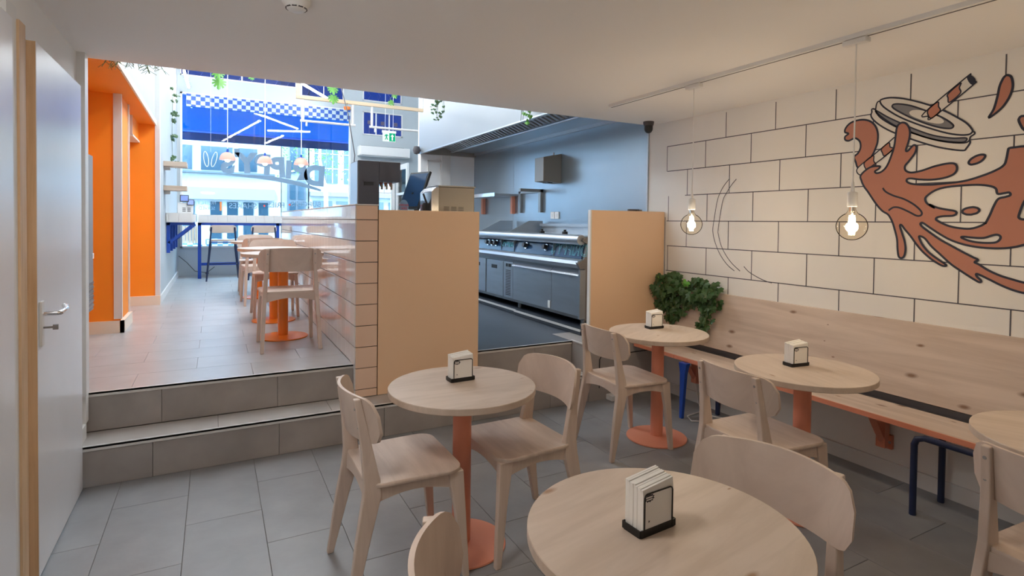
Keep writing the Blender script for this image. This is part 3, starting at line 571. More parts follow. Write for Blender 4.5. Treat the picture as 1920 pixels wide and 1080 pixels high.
# --- mural (flat print on the wall)
MURAL = {
 'curl': [(2.085,1.995),(2.064,2.011),(2.086,2.023),(2.083,2.046),(2.06,2.071),(2.025,2.083),(1.979,2.083),(1.938,2.068),(1.908,2.037),(1.892,1.993),(1.891,1.947),(1.897,1.918),(1.914,1.874),(1.936,1.838),(1.968,1.81),(2.002,1.798),(2.015,1.83),(2.026,1.864),(2.004,1.884),(1.99,1.913),(1.991,1.944),(2.003,1.965),(2.026,1.978),(2.061,1.967),(2.083,1.975)],
 'splash': [(1.982,1.75),(1.931,1.792),(1.876,1.795),(1.88,1.78),(1.901,1.767),(1.89,1.755),(1.861,1.764),(1.834,1.795),(1.811,1.856),(1.798,1.907),(1.793,1.957),(1.787,2.008),(1.774,2.028),(1.754,2.032),(1.734,2.018),(1.72,1.987),(1.719,1.948),(1.728,1.906),(1.737,1.874),(1.727,1.868),(1.708,1.889),(1.695,1.898),(1.683,1.886),(1.691,1.851),(1.719,1.811),(1.739,1.784),(1.734,1.758),(1.704,1.745),(1.653,1.752),(1.591,1.771),(1.526,1.781),(1.496,1.774),(1.488,1.749),(1.501,1.723),(1.541,1.706),(1.602,1.699),(1.664,1.704),(1.71,1.713),(1.728,1.707),(1.723,1.692),(1.69,1.679),(1.613,1.672),(1.541,1.675),(1.454,1.683),(1.378,1.705),(1.32,1.73),(1.29,1.753),(1.281,1.784),(1.276,1.821),(1.272,1.833),(1.247,1.835),(1.217,1.836),(1.184,1.83),(1.145,1.777),(1.128,1.631),(1.129,1.51),(1.129,1.393),(1.168,1.374),(1.205,1.36),(1.233,1.35),(1.275,1.341),(1.327,1.338),(1.386,1.341),(1.447,1.352),(1.506,1.373),(1.557,1.403),(1.61,1.441),(1.642,1.464),(1.653,1.458),(1.644,1.443),(1.609,1.414),(1.556,1.374),(1.505,1.344),(1.456,1.315),(1.408,1.289),(1.385,1.277),(1.399,1.263),(1.379,1.252),(1.342,1.227),(1.293,1.204),(1.246,1.19),(1.2,1.178),(1.155,1.17),(1.123,1.158),(1.154,1.126),(1.199,1.128),(1.245,1.139),(1.292,1.158),(1.337,1.181),(1.387,1.204),(1.387,1.19),(1.37,1.172),(1.375,1.162),(1.4,1.175),(1.453,1.21),(1.503,1.246),(1.554,1.295),(1.597,1.337),(1.629,1.378),(1.654,1.39),(1.657,1.38),(1.639,1.341),(1.606,1.301),(1.564,1.268),(1.525,1.24),(1.533,1.233),(1.553,1.239),(1.595,1.266),(1.638,1.305),(1.671,1.346),(1.7,1.388),(1.729,1.424),(1.749,1.451),(1.757,1.445),(1.745,1.405),(1.73,1.356),(1.725,1.313),(1.731,1.276),(1.744,1.263),(1.759,1.271),(1.766,1.311),(1.77,1.367),(1.78,1.41),(1.795,1.46),(1.811,1.495),(1.826,1.514),(1.856,1.534),(1.892,1.577),(1.938,1.647),(1.961,1.679),(1.977,1.714)],
 'hole1': [(1.633,1.592),(1.624,1.612),(1.588,1.639),(1.54,1.654),(1.465,1.66),(1.393,1.66),(1.344,1.651),(1.32,1.637),(1.312,1.611),(1.286,1.613),(1.266,1.615),(1.262,1.602),(1.281,1.594),(1.309,1.585),(1.326,1.55),(1.341,1.505),(1.358,1.463),(1.36,1.463),(1.38,1.449),(1.421,1.435),(1.469,1.437),(1.518,1.448),(1.559,1.468),(1.578,1.482),(1.572,1.494),(1.544,1.5),(1.499,1.503),(1.484,1.517),(1.495,1.528),(1.53,1.535),(1.576,1.547),(1.613,1.565),(1.586,1.545),(1.62,1.567)],
 'hole2': [(1.46,1.389),(1.448,1.393),(1.41,1.389),(1.364,1.389),(1.333,1.401),(1.311,1.407),(1.296,1.399),(1.298,1.383),(1.315,1.368),(1.355,1.364),(1.401,1.367),(1.438,1.377)],
 'hole3': [(1.213,1.554),(1.226,1.504),(1.224,1.489),(1.208,1.483),(1.18,1.489),(1.172,1.535),(1.182,1.578),(1.201,1.579)],
 'line1': [(1.855,1.666),(1.837,1.643),(1.795,1.619),(1.74,1.598),(1.687,1.565),(1.651,1.528),(1.65,1.507),(1.672,1.503),(1.712,1.525),(1.759,1.548),(1.793,1.552),(1.82,1.534)],
 'drop1': [(1.369,1.807),(1.369,1.801),(1.372,1.794),(1.378,1.786),(1.386,1.779),(1.396,1.773),(1.407,1.769),(1.417,1.767),(1.427,1.766),(1.433,1.769),(1.437,1.773),(1.438,1.779),(1.435,1.786),(1.429,1.794),(1.42,1.801),(1.41,1.807),(1.399,1.811),(1.389,1.813),(1.38,1.813),(1.373,1.811)],
 'drop2': [(1.386,1.531),(1.388,1.525),(1.392,1.519),(1.399,1.514),(1.409,1.511),(1.42,1.508),(1.432,1.508),(1.442,1.509),(1.451,1.513),(1.457,1.517),(1.459,1.523),(1.458,1.529),(1.453,1.535),(1.445,1.54),(1.435,1.543),(1.424,1.545),(1.413,1.546),(1.403,1.544),(1.394,1.541),(1.389,1.536)],
 'drop3': [(1.287,2.194),(1.273,2.182),(1.266,2.146),(1.269,2.113),(1.284,2.072),(1.311,2.032),(1.358,1.996),(1.339,2.037),(1.326,2.095),(1.318,2.147),(1.306,2.18),(1.297,2.192)],
 'drop4': [(1.194,1.983),(1.22,1.983),(1.232,1.982),(1.239,1.967),(1.231,1.941),(1.219,1.918),(1.192,1.897),(1.182,1.939)],
 'lid_base': [(1.91,2.134),(1.929,2.118),(1.931,2.093),(1.903,2.056),(1.853,2.014),(1.793,1.976),(1.709,1.932),(1.606,1.884),(1.527,1.857),(1.464,1.843),(1.45,1.853),(1.435,1.878),(1.437,1.891),(1.448,1.897),(1.547,1.925),(1.737,2.015)],
 'lid_side': [(1.883,2.178),(1.907,2.132),(1.895,2.107),(1.849,2.062),(1.789,2.015),(1.71,1.97),(1.62,1.925),(1.539,1.896),(1.471,1.883),(1.442,1.887),(1.434,1.909),(1.426,1.939),(1.612,2.014),(1.764,2.094)],
 'lid_band': [(1.908,2.124),(1.883,2.084),(1.838,2.045),(1.773,2.001),(1.694,1.96),(1.61,1.921),(1.525,1.896),(1.462,1.887),(1.452,1.906),(1.516,1.914),(1.601,1.939),(1.685,1.981),(1.763,2.028),(1.839,2.077),(1.889,2.115)],
 'lid_top': [(1.883,2.178),(1.863,2.187),(1.82,2.185),(1.756,2.167),(1.689,2.139),(1.614,2.101),(1.552,2.063),(1.497,2.022),(1.451,1.982),(1.427,1.947),(1.426,1.934),(1.441,1.923),(1.481,1.926),(1.54,1.944),(1.611,1.976),(1.686,2.014),(1.764,2.06),(1.823,2.104),(1.868,2.146)],
 'lid_ring': [(1.816,2.137),(1.803,2.145),(1.766,2.138),(1.714,2.119),(1.653,2.086),(1.589,2.048),(1.542,2.014),(1.514,1.986),(1.511,1.972),(1.527,1.966),(1.573,1.978),(1.636,2.007),(1.712,2.051),(1.775,2.095),(1.807,2.121)],
 'lid_hub': [(1.725,2.082),(1.713,2.093),(1.683,2.091),(1.638,2.075),(1.589,2.045),(1.56,2.019),(1.556,2.003),(1.579,1.999),(1.622,2.013),(1.671,2.037),(1.712,2.063)],
 'straw': [(1.652,2.067),(1.457,2.223),(1.442,2.225),(1.425,2.208),(1.421,2.19),(1.43,2.174),(1.61,2.035),(1.63,2.047)],
 'straw_c1': [(1.631,2.082),(1.586,2.117),(1.581,2.092),(1.573,2.067),(1.61,2.036),(1.627,2.046)],
 'straw_c2': [(1.538,2.152),(1.483,2.197),(1.488,2.173),(1.483,2.144),(1.531,2.105),(1.538,2.13)],
 'straw_tip': [(1.457,2.223),(1.442,2.225),(1.425,2.208),(1.421,2.19),(1.43,2.176),(1.446,2.192)],
 'straw2': [(2.006,1.79),(1.914,1.863),(1.83,1.929),(1.795,1.954),(1.798,1.907),(1.808,1.885),(1.863,1.839),(1.931,1.792),(1.982,1.75)],
 'straw2_c1': [(1.965,1.822),(1.914,1.861),(1.91,1.828),(1.897,1.806),(1.931,1.792),(1.949,1.778)],
 'straw2_c2': [(1.868,1.896),(1.829,1.927),(1.821,1.902),(1.805,1.889),(1.849,1.853),(1.863,1.873)],
 'arc1': [(2.959,1.79),(3.005,1.745),(3.042,1.693),(3.074,1.617),(3.107,1.432),(3.108,1.377),(3.084,1.299),(3.033,1.209),(2.964,1.136),(2.897,1.094)],
 'arc2': [(2.896,1.783),(2.939,1.742),(2.984,1.683),(3.021,1.615),(3.057,1.409),(3.054,1.363),(3.025,1.279),(2.975,1.204),(2.918,1.147),(2.846,1.097)],
 'arc3': [(2.813,1.134),(2.765,1.096),(2.68,1.06),(2.613,1.041),(2.575,1.036)],
}
mu = thing('wall_mural', 'printed mural of brick lines with a coral milkshake splash, cup lid and striped straw', 'mural', (3.45, 2.0, 1.5)); off = Vector((3.45, 2.0, 1.5))
def smooth_pts(p, closed=True, n=4):
    out = []; L = len(p)
    for i in range(L if closed else L-1):
        P = [Vector(p[(i+k) % L] if closed else p[max(0, min(L-1, i+k))]) for k in (-1, 0, 1, 2)]
        for k in range(n):
            t = k/n; out.append(.5*((2*P[1])+(P[2]-P[0])*t+(2*P[0]-5*P[1]+4*P[2]-P[3])*t*t+(3*P[1]-P[0]-3*P[2]+P[3])*t**3))
    if not closed: out.append(Vector(p[-1]))
    return out
def flat(name, key, m, x, holes=(), parent=mu):
    loops = [smooth_pts(MURAL[k]) for k in (key,)+tuple(holes)]
    l3 = [[Vector((x, q.x, q.y)) for q in lp] for lp in loops]
    vs = [p for lp in l3 for p in lp]
    return G(off).add(vs, [tuple(t) for t in tessellate_polygon(l3)]).build(name, m, parent)
def stroke(name, keys, m, x, w=.011, closed=True, parent=mu):
    g = G(off)
    for k in keys:
        p = smooth_pts(MURAL[k], closed, 5); n = len(p); vs = []
        for i, q in enumerate(p):
            a = p[(i-1) % n] if closed or i else q; b = p[(i+1) % n] if closed or i < n-1 else q
            d = (b-a); d = d.normalized() if d.length else Vector((1, 0)); nn = Vector((-d.y, d.x))*w/2
            vs += [(x, *(q+nn)), (x, *(q-nn))]
        fs = [(2*i, 2*i+1, 2*((i+1) % n)+1, 2*((i+1) % n)) for i in range(n if closed else n-1)]
        g.add(vs, fs)
    return g.build(name, m, parent)
g = G(off); X0 = 3.4488; lw = .0032
zr = [1.040+.2137*k for k in range(6)]
ends = [3.60, 3.60, 3.41, 3.61, 3.41, 3.625]
def hline(z, y0, y1): g.add([(X0, y0, z-lw), (X0, y1, z-lw), (X0, y1, z+lw), (X0, y0, z+lw)], [(0, 1, 2, 3)])
def vline(y, z0, z1): g.add([(X0, y-lw, z0), (X0, y+lw, z0), (X0, y+lw, z1), (X0, y-lw, z1)], [(0, 1, 2, 3)])
for i, z in enumerate(zr): hline(z, (3.62, 3.61, 3.62, 3.41, 3.62, 3.625)[i], -1.55)
for i in range(-1, 6):
    z0 = .905 if i < 0 else zr[i]; z1 = zr[i+1] if i < 5 else 2.30
    y = 3.60-.4255*(0 if i % 2 == 0 else .5)
    if i == -1: y = 2.953
    if i == 5: y = 3.001
    elif i in (4,): y = 3.625
    while y > -1.5: vline(y, z0, z1); y -= .4265
vline(3.636, .905, 1.50)
g.build('brick_lines', M['line'], mu)
flat('splash_curl', 'curl', M['coral'], 3.4480); stroke('splash_outline', ['curl'], M['navyink'], 3.4474)
flat('straw', 'straw2', M['mwhite'], 3.4472); s2 = flat('straw_stripe', 'straw2_c1', M['coral'], 3.4470); flat('straw_stripe', 'straw2_c2', M['coral'], 3.4470)
stroke('straw_outline', ['straw2', 'straw2_c1', 'straw2_c2'], M['navyink'], 3.4468, .007)
flat('lid', 'lid_base', M['mwhite'], 3.4480); stroke('lid_outline', ['lid_base'], M['navyink'], 3.4478, .009)
flat('lid', 'lid_side', M['mwhite'], 3.4476); flat('lid_band', 'lid_band', M['mgrey'], 3.4474); stroke('lid_outline', ['lid_side', 'lid_band'], M['navyink'], 3.4472, .008)
flat('lid', 'lid_top', M['mwhite'], 3.4470); flat('lid_ring', 'lid_ring', M['mgrey'], 3.4468); flat('lid', 'lid_hub', M['mwhite'], 3.4466); stroke('lid_outline', ['lid_top', 'lid_ring'], M['navyink'], 3.4464, .009)
flat('straw', 'straw', M['mwhite'], 3.4463); flat('straw_stripe', 'straw_c1', M['coral'], 3.4461); flat('straw_stripe', 'straw_c2', M['coral'], 3.4461); flat('straw_tip', 'straw_tip', M['navyink'], 3.4461)
stroke('straw_outline', ['straw', 'straw_c1', 'straw_c2'], M['navyink'], 3.4459, .007)
flat('splash', 'splash', M['coral'], 3.4457, ('hole1', 'hole2', 'hole3'))
stroke('splash_outline', ['splash', 'hole1', 'hole2', 'hole3'], M['navyink'], 3.4455)
stroke('splash_crease', ['line1'], M['navyink'], 3.4455, .010, False)
for k in ('drop1', 'drop2', 'drop3', 'drop4'): flat('drop', k, M['coral'], 3.4480); stroke('drop_outline', [k], M['navyink'], 3.4476)
for k in ('arc1', 'arc2', 'arc3'): stroke('motion_line', [k], M['line'], 3.4484, .006, False)
# --- ceiling track and pendants
tk = thing('lighting_track', 'white ceiling lighting track running above the bench tables', 'track', (2.59, 1.0, CE)); off = (2.59, 1.0, CE)
G(off).box(2.572, 2.608, -1.4, 3.32, CE-.020, CE).build('rail', M['plug'], tk)
G(off).box(2.594, 2.602, -1.4, 3.32, CE-.021, CE-.0195).build('track_slot', M['charcoal'], tk)
def pendant(y, label, watt):
    x = 2.60; t = thing('pendant_bulb', label, 'lamp', (x, y, CE-.02), 0, 'bare globe bulbs on the lighting track'); off = (x, y, CE-.02)
    G(off).box(x-.02, x+.02, y-.055, y+.055, CE-.045, CE-.021).build('track_adapter', M['plug'], t, bevel=.004)
    G(off).tube([(x, y, CE-.045), (x+.003, y, 1.95), (x, y, 1.62)], .0035, 6).build('cord', M['plug'], t)
    G(off).lathe([(0, 1.645), (.005, 1.645), (.010, 1.60), (.021, 1.595), (.022, 1.535), (.020, 1.53), (0, 1.53)], (x, y, 0), 20).build('socket', M['plug'], t, smooth=True)
    b = G(off).lathe([(.014, 1.53), (.016, 1.515)] + [(.065*math.sin(R(a)), 1.440+.065*math.cos(R(a))) for a in range(22, 181, 8)], (x, y, 0), 32).build('bulb_glass', M['bulbg'], t, smooth=True)
    G(off).lathe([(0, 1.53), (.012, 1.53), (.012, 1.505), (.005, 1.495), (0, 1.495)], (x, y, 0), 12).build('bulb_stem', M['chrome'], b)
    for k in range(4):
        a = k*math.pi/2+.4; G(off).tube([(x+.009*math.cos(a), y+.009*math.sin(a), 1.49), (x+.013*math.cos(a), y+.013*math.sin(a), 1.445), (x+.009*math.cos(a), y+.009*math.sin(a), 1.40)], .0032, 6).build('filament', M['fil'], b)
    l = bpy.data.lights.new('bulb_light', 'POINT'); l.energy = watt; l.color = (1, .85, .67); l.shadow_soft_size = .03
    o = obj('bulb_light', l, t); o.location = Vector((x, y, 1.445))-Vector(off)
for y, lb in ((2.513, 'glowing globe bulb on a white cord above the table beside the ivy'), (1.531, 'glowing globe bulb on a white cord above the table in front of the mural'), (.55, 'glowing globe bulb on a white cord above the table nearest the camera')):
    pendant(y, lb, BULB*{2.513: 1.7, 1.531: .8, .55: .8}[y])
# one flat fill lamp added out of view to brighten the lower room
for x, y, lb in ((-.2, 1.42, 'added round opal fill light above the left side of the lower room'),):
    t = thing('fill_lamp', lb, 'lamp', (x, y, CE), 0); off = (x, y, CE)
    G(off).lathe([(0, CE), (.21, CE), (.21, CE-.02), (0, CE-.02)], (x, y, 0), 32).build('fill_base', M['plug'], t)
    G(off).lathe([(.20, CE-.02), (.20, CE-.05), (.17, CE-.07), (0, CE-.075)], (x, y, 0), 32).build('fill_diffuser', M['dome'], t, smooth=True)
# --- small ceiling things
sm = thing('smoke_detector', 'white round smoke detector on the ceiling at the top edge', 'smoke detector', (.289, 2.40, CE)); off = (.289, 2.40, CE)
G(off).lathe([(0, CE), (.055, CE), (.055, CE-.012), (.046, CE-.022), (.044, CE-.030), (.030, CE-.042), (0, CE-.044)], (.289, 2.40, 0), 24).build('housing', M['plug'], sm, smooth=True)
for k in range(10):
    a = 2*math.pi*k/10; o = G().box(.036, .041, -.009, .009, -.036, -.031).build('vent_slot', M['charcoal'], sm); o.rotation_euler.z = a
dc = thing('dome_camera', 'black dome security camera under the ceiling edge above the kitchen', 'camera', (3.30, 3.70, CE)); off = (3.30, 3.70, CE)
G(off).lathe([(0, CE), (.046, CE), (.046, CE-.012), (.040, CE-.034), (0, CE-.034)], (3.30, 3.70, 0), 24).build('housing', M['charcoal'], dc, smooth=True)
G(off).lathe([(.036, CE-.034)]+[(.036*math.cos(R(a)), CE-.060-.040*math.sin(R(a))) for a in range(0, 91, 15)], (3.30, 3.70, 0), 24).build('dome', M['black'], dc, smooth=True)
# --- ivy in the corner above the bench
iv = thing('ivy_plant', 'trailing dark green ivy hanging above the bench corner', 'plant', (3.36, 3.3, .95)); off = Vector((3.36, 3.3, .95))
G(off).box(3.405, 3.447, 3.15, 3.50, .912, .965).build('planter_box', M['shelf'], iv)
def leaf_mesh(s=.036):
    p = [(0, 0), (.45, -.25), (.95, .05), (.70, .35), (.85, .80), (.45, .80), (0, 1.45), (-.45, .80), (-.85, .80), (-.70, .35), (-.95, .05), (-.45, -.25)]
    vs = [(x*s, y*s, -.25*s*abs(x)) for x, y in p] + [(0, .5*s, .15*s)]
    return G().add(vs, [(i, (i+1) % 12, 12) for i in range(12)])
lm = leaf_mesh().build('leaf', M['leaf'], iv); lm2 = leaf_mesh().build('leaf', M['leafl'], iv); meshes = [lm.data, lm2.data]
COL.objects.unlink(lm); COL.objects.unlink(lm2); bpy.data.objects.remove(lm); bpy.data.objects.remove(lm2)
rnd = random.Random(3)
def put_leaf(parent, p, me, s=1.0, off=Vector((0, 0, 0)), out=Vector((-1, -.2, .1))):
    o = obj('leaf', me, parent); o.location = Vector(p)-off
    n = (out+Vector((rnd.uniform(-.7, .7), rnd.uniform(-.8, .8), rnd.uniform(-.3, .7)))).normalized(); d = Vector((rnd.uniform(-.5, .2), rnd.uniform(-.7, .7), -1))
    d = (d-n*d.dot(n)).normalized(); x = d.cross(n); o.matrix_local = Matrix.Translation(o.location) @ Matrix((x, d, n)).transposed().to_4x4() @ Matrix.Scale(s, 4); return o
for i in range(200):
    if rnd.random() < .56: y = rnd.uniform(3.36, 3.60); low, top = .72, 1.055-.9*abs(y-3.44)*.35
    else: y = rnd.uniform(2.98, 3.32); low, top = .80, 1.035-.5*abs(y-3.12)*.6
    z = low+(top-low)*rnd.random()**.75; x = 3.405-rnd.uniform(0, .12)*(1 if z > .85 else .5)
    put_leaf(iv, (x, y, z), meshes[1] if rnd.random() < .05 else meshes[0], rnd.uniform(.8, 1.35), off)
for (y0, z0, y1, z1, n) in ((3.10, .9, 3.16, .545, 26), (3.05, .85, 3.10, .60, 14), (3.53, .85, 3.50, .62, 22), (3.47, .85, 3.43, .66, 16), (3.32, .9, 3.33, .68, 8)):
    G(off).tube([(3.40, y0, z0), (3.36, (y0+y1)/2, (z0+z1)/2+.03), (3.37, y1, z1)], .0025, 5).build('vine', M['stem'], iv)
    for k in range(n):
        t = k/n; put_leaf(iv, (3.375+rnd.uniform(-.03, .02), y0+(y1-y0)*t+rnd.uniform(-.045, .045), z0+(z1-z0)*t+rnd.uniform(-.02, .02)), meshes[0], rnd.uniform(.7, 1.1), off)
# --- things on the floor under the bench
cb_ = thing('floor_cable', 'white power cable lying on the floor under the bench', 'cable', (3.2, 2.9, 0)); off = (3.2, 2.9, 0)
G(off).tube([(3.43, 3.25, .18), (3.42, 3.2, .02), (3.30, 3.05, .006), (3.12, 3.02, .006), (3.07, 2.93, .006), (3.15, 2.88, .006), (3.28, 2.95, .006), (3.40, 2.70, .006), (3.42, 2.3, .006)], .0045, 6).build('cord', M['plug'], cb_, smooth=True)
G(off).box(3.428, 3.449, 3.22, 3.29, .16, .23).build('wall_plug', M['plug'], cb_, bevel=.004)
pw = thing('power_box', 'small white box on the floor against the step under the bench', 'box', (2.95, 3.58, 0)); off = (2.95, 3.58, 0)
G(off).box(2.83, 3.04, 3.55, 3.63, 0, .045).build('box_body', M['plug'], pw, bevel=.006); G(off).box(2.86, 3.01, 3.546, 3.55, .015, .035).build('box_front', M['trimw'], pw)
# ================================================================ DIVIDER, COUNTER, KITCHEN
dv = thing('tiled_divider', 'low divider wall of glossy white square tiles with dark joints', 'divider wall', (.92, 6.2, .22)); off = Vector((.92, 6.2, .22))
G(off).box(.853, 1.0, 3.848, 8.60, .222, 1.540).build('core', M['tgrout'], dv)
rows = [.2225, .277]+[.277+.1460*k for k in range(1, 9)]+[1.545]
nt_ = 0
ycol = [3.845+.15*k for k in range(32)]+[8.60]
for a, b in zip(ycol[:-1], ycol[1:]):
    for z0, z1 in zip(rows[:-1], rows[1:]):
        if a > 3.88 and z1 < FU+.005: continue
        zz = max(z0, FU+.001) if a > 3.88 else z0
        if b-a < .02: continue
        o = tile_piece('tile', dv, .845, .854, a, b, zz, z1, M['tile'], gap=.0052, gap2=.0012, bev=.0008, plane='yz'); o.location = Vector(o.location)-off
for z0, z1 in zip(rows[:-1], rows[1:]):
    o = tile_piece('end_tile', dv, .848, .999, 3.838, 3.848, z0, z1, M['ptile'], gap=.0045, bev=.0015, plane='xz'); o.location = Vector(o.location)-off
G(off).box(.843, 1.002, 3.836, 8.60, 1.545, 1.552).build('cap', M['paneledge'], dv)
sc_ = thing('service_counter', 'serving counter with a plain tan end panel facing the steps', 'counter', (1.38, 5.4, .22)); off = (1.38, 5.4, .22)
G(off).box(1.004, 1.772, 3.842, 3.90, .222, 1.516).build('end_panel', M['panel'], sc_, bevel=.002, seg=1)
G(off).box(1.004, 1.75, 3.90, 8.0, FU, 1.42).build('counter_body', M['steel'], sc_); G(off).box(1.002, 1.77, 3.90, 8.02, 1.42, 1.45).build('worktop', M['steel'], sc_, bevel=.003)
sp_ = thing('screen_panel', 'tan screen panel with white edge between kitchen and bench corner', 'panel', (3.05, 3.66, FU)); off = (3.05, 3.66, FU)
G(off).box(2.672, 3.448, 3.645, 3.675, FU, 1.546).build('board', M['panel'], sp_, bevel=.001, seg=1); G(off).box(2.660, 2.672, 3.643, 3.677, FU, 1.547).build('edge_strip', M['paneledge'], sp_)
rm = thing('remote_control', 'small dark remote lying on top of the tan screen panel', 'remote', (3.10, 3.66, 1.547)); off = (3.10, 3.66, 1.547)
G(off).box(3.06, 3.17, 3.648, 3.674, 1.547, 1.562).build('remote_body', M['charcoal'], rm, bevel=.003); G(off).box(3.14, 3.20, 3.648, 3.674, 1.547, 1.560).build('remote_clip', M['beige'], rm, bevel=.003)
# --- machines on the counter
dm = thing('drink_dispenser', 'tall charcoal drink dispenser with overhanging head on the counter', 'machine', (1.16, 4.65, 1.45)); off = (1.16, 4.65, 1.45)
G(off).box(1.015, 1.185, 4.52, 4.80, 1.45, 1.925).build('body', M['charcoal'], dm, bevel=.006)
G(off).box(1.185, 1.36, 4.52, 4.80, 1.76, 1.925).build('head', M['charcoal'], dm, bevel=.006)
G(off).box(1.008, 1.016, 4.53, 4.79, 1.46, 1.915).build('side_panel', M['steelwall'], dm)
G(off).box(1.06, 1.135, 4.515, 4.522, 1.725, 1.75).build('slot', M['black'], dm); G(off).box(1.052, 1.142, 4.512, 4.522, 1.752, 1.762).build('slot_lip', M['charcoal'], dm)
for x in (1.23, 1.27, 1.31): n_ = G(off).lathe([(0, 1.76), (.016, 1.76), (.012, 1.735), (.006, 1.725), (0, 1.725)], (x, 4.64, 0), 12).build('nozzle', M['salmon'], dm); G(off).box(x-.006, x+.006, 4.60, 4.625, 1.70, 1.745).build('lever', M['rawwood'], n_)
G(off).box(1.185, 1.38, 4.54, 4.80, 1.45, 1.47).build('drip_tray', M['steel'], dm)
G(off).tube([(1.02, 4.7, 1.925), (1.025, 4.7, 1.98), (1.01, 4.9, 2.35), (.99, 5.4, 2.9)], .004, 6).build('power_cord', M['charcoal'], dm)
ps_ = thing('order_screen', 'tilted black order screen on a stand behind the counter', 'monitor', (1.50, 4.5, 1.45)); off = (1.50, 4.5, 1.45)
o = G().box(-.012, .012, -.13, .13, -.17, .17).build('screen_housing', M['black'], ps_, bevel=.006); o.location = (-.02, 0, .245); o.rotation_euler = (0, R(22), R(20))
o2 = G().box(-.0135, -.012, -.115, .115, -.15, .15).build('display', M['bluepanel'], o)
G(off).tube([(1.50, 4.5, 1.47), (1.49, 4.5, 1.58), (1.47, 4.5, 1.68)], .022, 8).build('stand', M['black'], ps_); G(off).box(1.40, 1.60, 4.41, 4.60, 1.45, 1.475).build('stand_base', M['black'], ps_, bevel=.006)
mk = thing('soft_serve_machine', 'warm grey steel soft serve machine with side vents on the counter end', 'machine', (1.64, 4.12, 1.45)); off = (1.64, 4.12, 1.45)
G(off).box(1.50, 1.80, 4.0, 4.26, 1.47, 1.705).build('body', M['beige'], mk, bevel=.005)
G(off).prism([(1.50, 3.99, 1.47), (1.50, 3.99, 1.70), (1.475, 3.99, 1.70), (1.44, 3.99, 1.665), (1.44, 3.99, 1.47)], (0, .26, 0)).build('front_panel', M['chrome'], mk, bevel=.003)
G(off).box(1.495, 1.805, 3.992, 4.266, 1.705, 1.714).build('lid', M['steeld'], mk)
for bx in (1.545, 1.605, 1.665):
    for k in range(5): G(off).box(bx, bx+.042, 3.997, 4.001, 1.505+.011*k, 1.509+.011*k).build('vent_slot', M['charcoal'], mk)
G(off).tube([(1.435, 4.06, 1.56), (1.415, 4.06, 1.61), (1.40, 4.06, 1.65)], .008, 8).build('lever', M['black'], mk); G(off).lathe([(0, 1.50), (.022, 1.50), (.026, 1.56), (.018, 1.58), (0, 1.58)], (1.425, 4.08, 0), 14).build('spout', M['black'], mk, smooth=True)
for x in (1.46, 1.78):
    for y in (4.02, 4.24): G(off).lathe([(0, 1.45), (.012, 1.45), (.012, 1.47), (0, 1.47)], (x, y, 0), 10).build('foot', M['black'], mk)
os_ = thing('order_sign', 'round order here sign with red lettering on the counter', 'sign', (1.36, 4.42, 1.45)); off = (1.36, 4.42, 1.45)
G().prism([(.038*math.cos(2*math.pi*k/32), -.003, .105+.058*math.sin(2*math.pi*k/32)) for k in range(32)], (0, .006, 0)).build('disc', M['letters'], os_)
G(off).box(1.335, 1.385, 4.40, 4.44, 1.45, 1.50).build('sign_foot', M['plug'], os_)
mf = lambda x, z: Matrix.Translation((x, -.0045, z)) @ Matrix(((1, 0, 0, 0), (0, 0, -1, 0), (0, 1, 0, 0), (0, 0, 0, 1)))
text_mesh('word', 'ORDER', .024, M['red'], os_, mf(0, .118), .0008); text_mesh('word', 'HERE', .024, M['red'], os_, mf(0, .092), .0008)
# --- cooking line
ck = thing('cooking_range', 'stainless cooking range with rounded front rail and blue control panel', 'range', (3.1, 5.2, 1.0)); off = (3.1, 5.2, 1.0)
yA, yB = 4.06, 7.5
G(off).prism([(3.43, yA, 1.03), (3.43, yA, 1.32), (2.93, yA, 1.32), (2.88, yA, 1.285), (2.93, yA, 1.255), (2.90, yA, 1.115), (2.83, yA, 1.085), (2.86, yA, 1.03)], (0, .03, 0)).build('end_plate', M['steeld'], ck)
G(off).box(2.92, 3.43, yA+.03, yB, 1.03, 1.32).build('body', M['steel'], ck)
G(off).tube([(2.885, yA+.025, 1.288), (2.885, yB, 1.288)], .046, 16).build('front_rail', M['steel'], ck, smooth=True)
G(off).prism([(2.925, yA+.03, 1.262), (2.888, yA+.03, 1.118), (2.90, yA+.03, 1.112), (2.94, yA+.03, 1.262)], (0, yB-yA-.03, 0)).build('control_panel', M['bluepanel'], ck)
G(off).prism([(2.90, yA+.025, 1.118), (2.85, yA+.025, 1.100), (2.838, yA+.025, 1.07), (2.86, yA+.025, 1.035), (2.93, yA+.025, 1.03)], (0, yB-yA-.03, 0)).build('lower_lip', M['steel'], ck, smooth=False)
for y in (4.55, 5.35, 5.66): G(off).box(2.884, 2.93, y-.002, y+.002, 1.118, 1.262).build('panel_seam', M['steel'], ck)
for y in (6.02, 5.91, 5.80, 5.10, 4.70):
    kn = G().lathe([(0, 0), (.034, 0), (.034, .008), (0, .008)], n=20).build('knob', M['chrome'], ck); kn.location = Vector((2.902, y, 1.195))-Vector(off); kn.rotation_euler.y = R(-76)
    G().lathe([(0, .008), (.026, .008), (.023, .045), (0, .045)], n=20).build('knob_grip', M['black'], kn, smooth=True)
pm = Matrix(((0, 0, -1, 0), (-1, 0, 0, 0), (0, 1, 0, 0), (0, 0, 0, 1)))
for wd, y, z, s in (("DRIPPY'S", 4.30, 1.190, .155), ("DRIPPY'S", 5.50, 1.19, .075)):
    o = text_mesh('name_reflection', wd, s, M['cyan'], ck, Matrix.Translation(Vector((2.899, y, z))-Vector(off)) @ Matrix.Rotation(R(14), 4, 'Y') @ pm @ Matrix.Diagonal((-1, 1, 1, 1)), .0006, outline=.0022)  # mirrored cyan letters drawn on as a neon sign's reflection in the panel
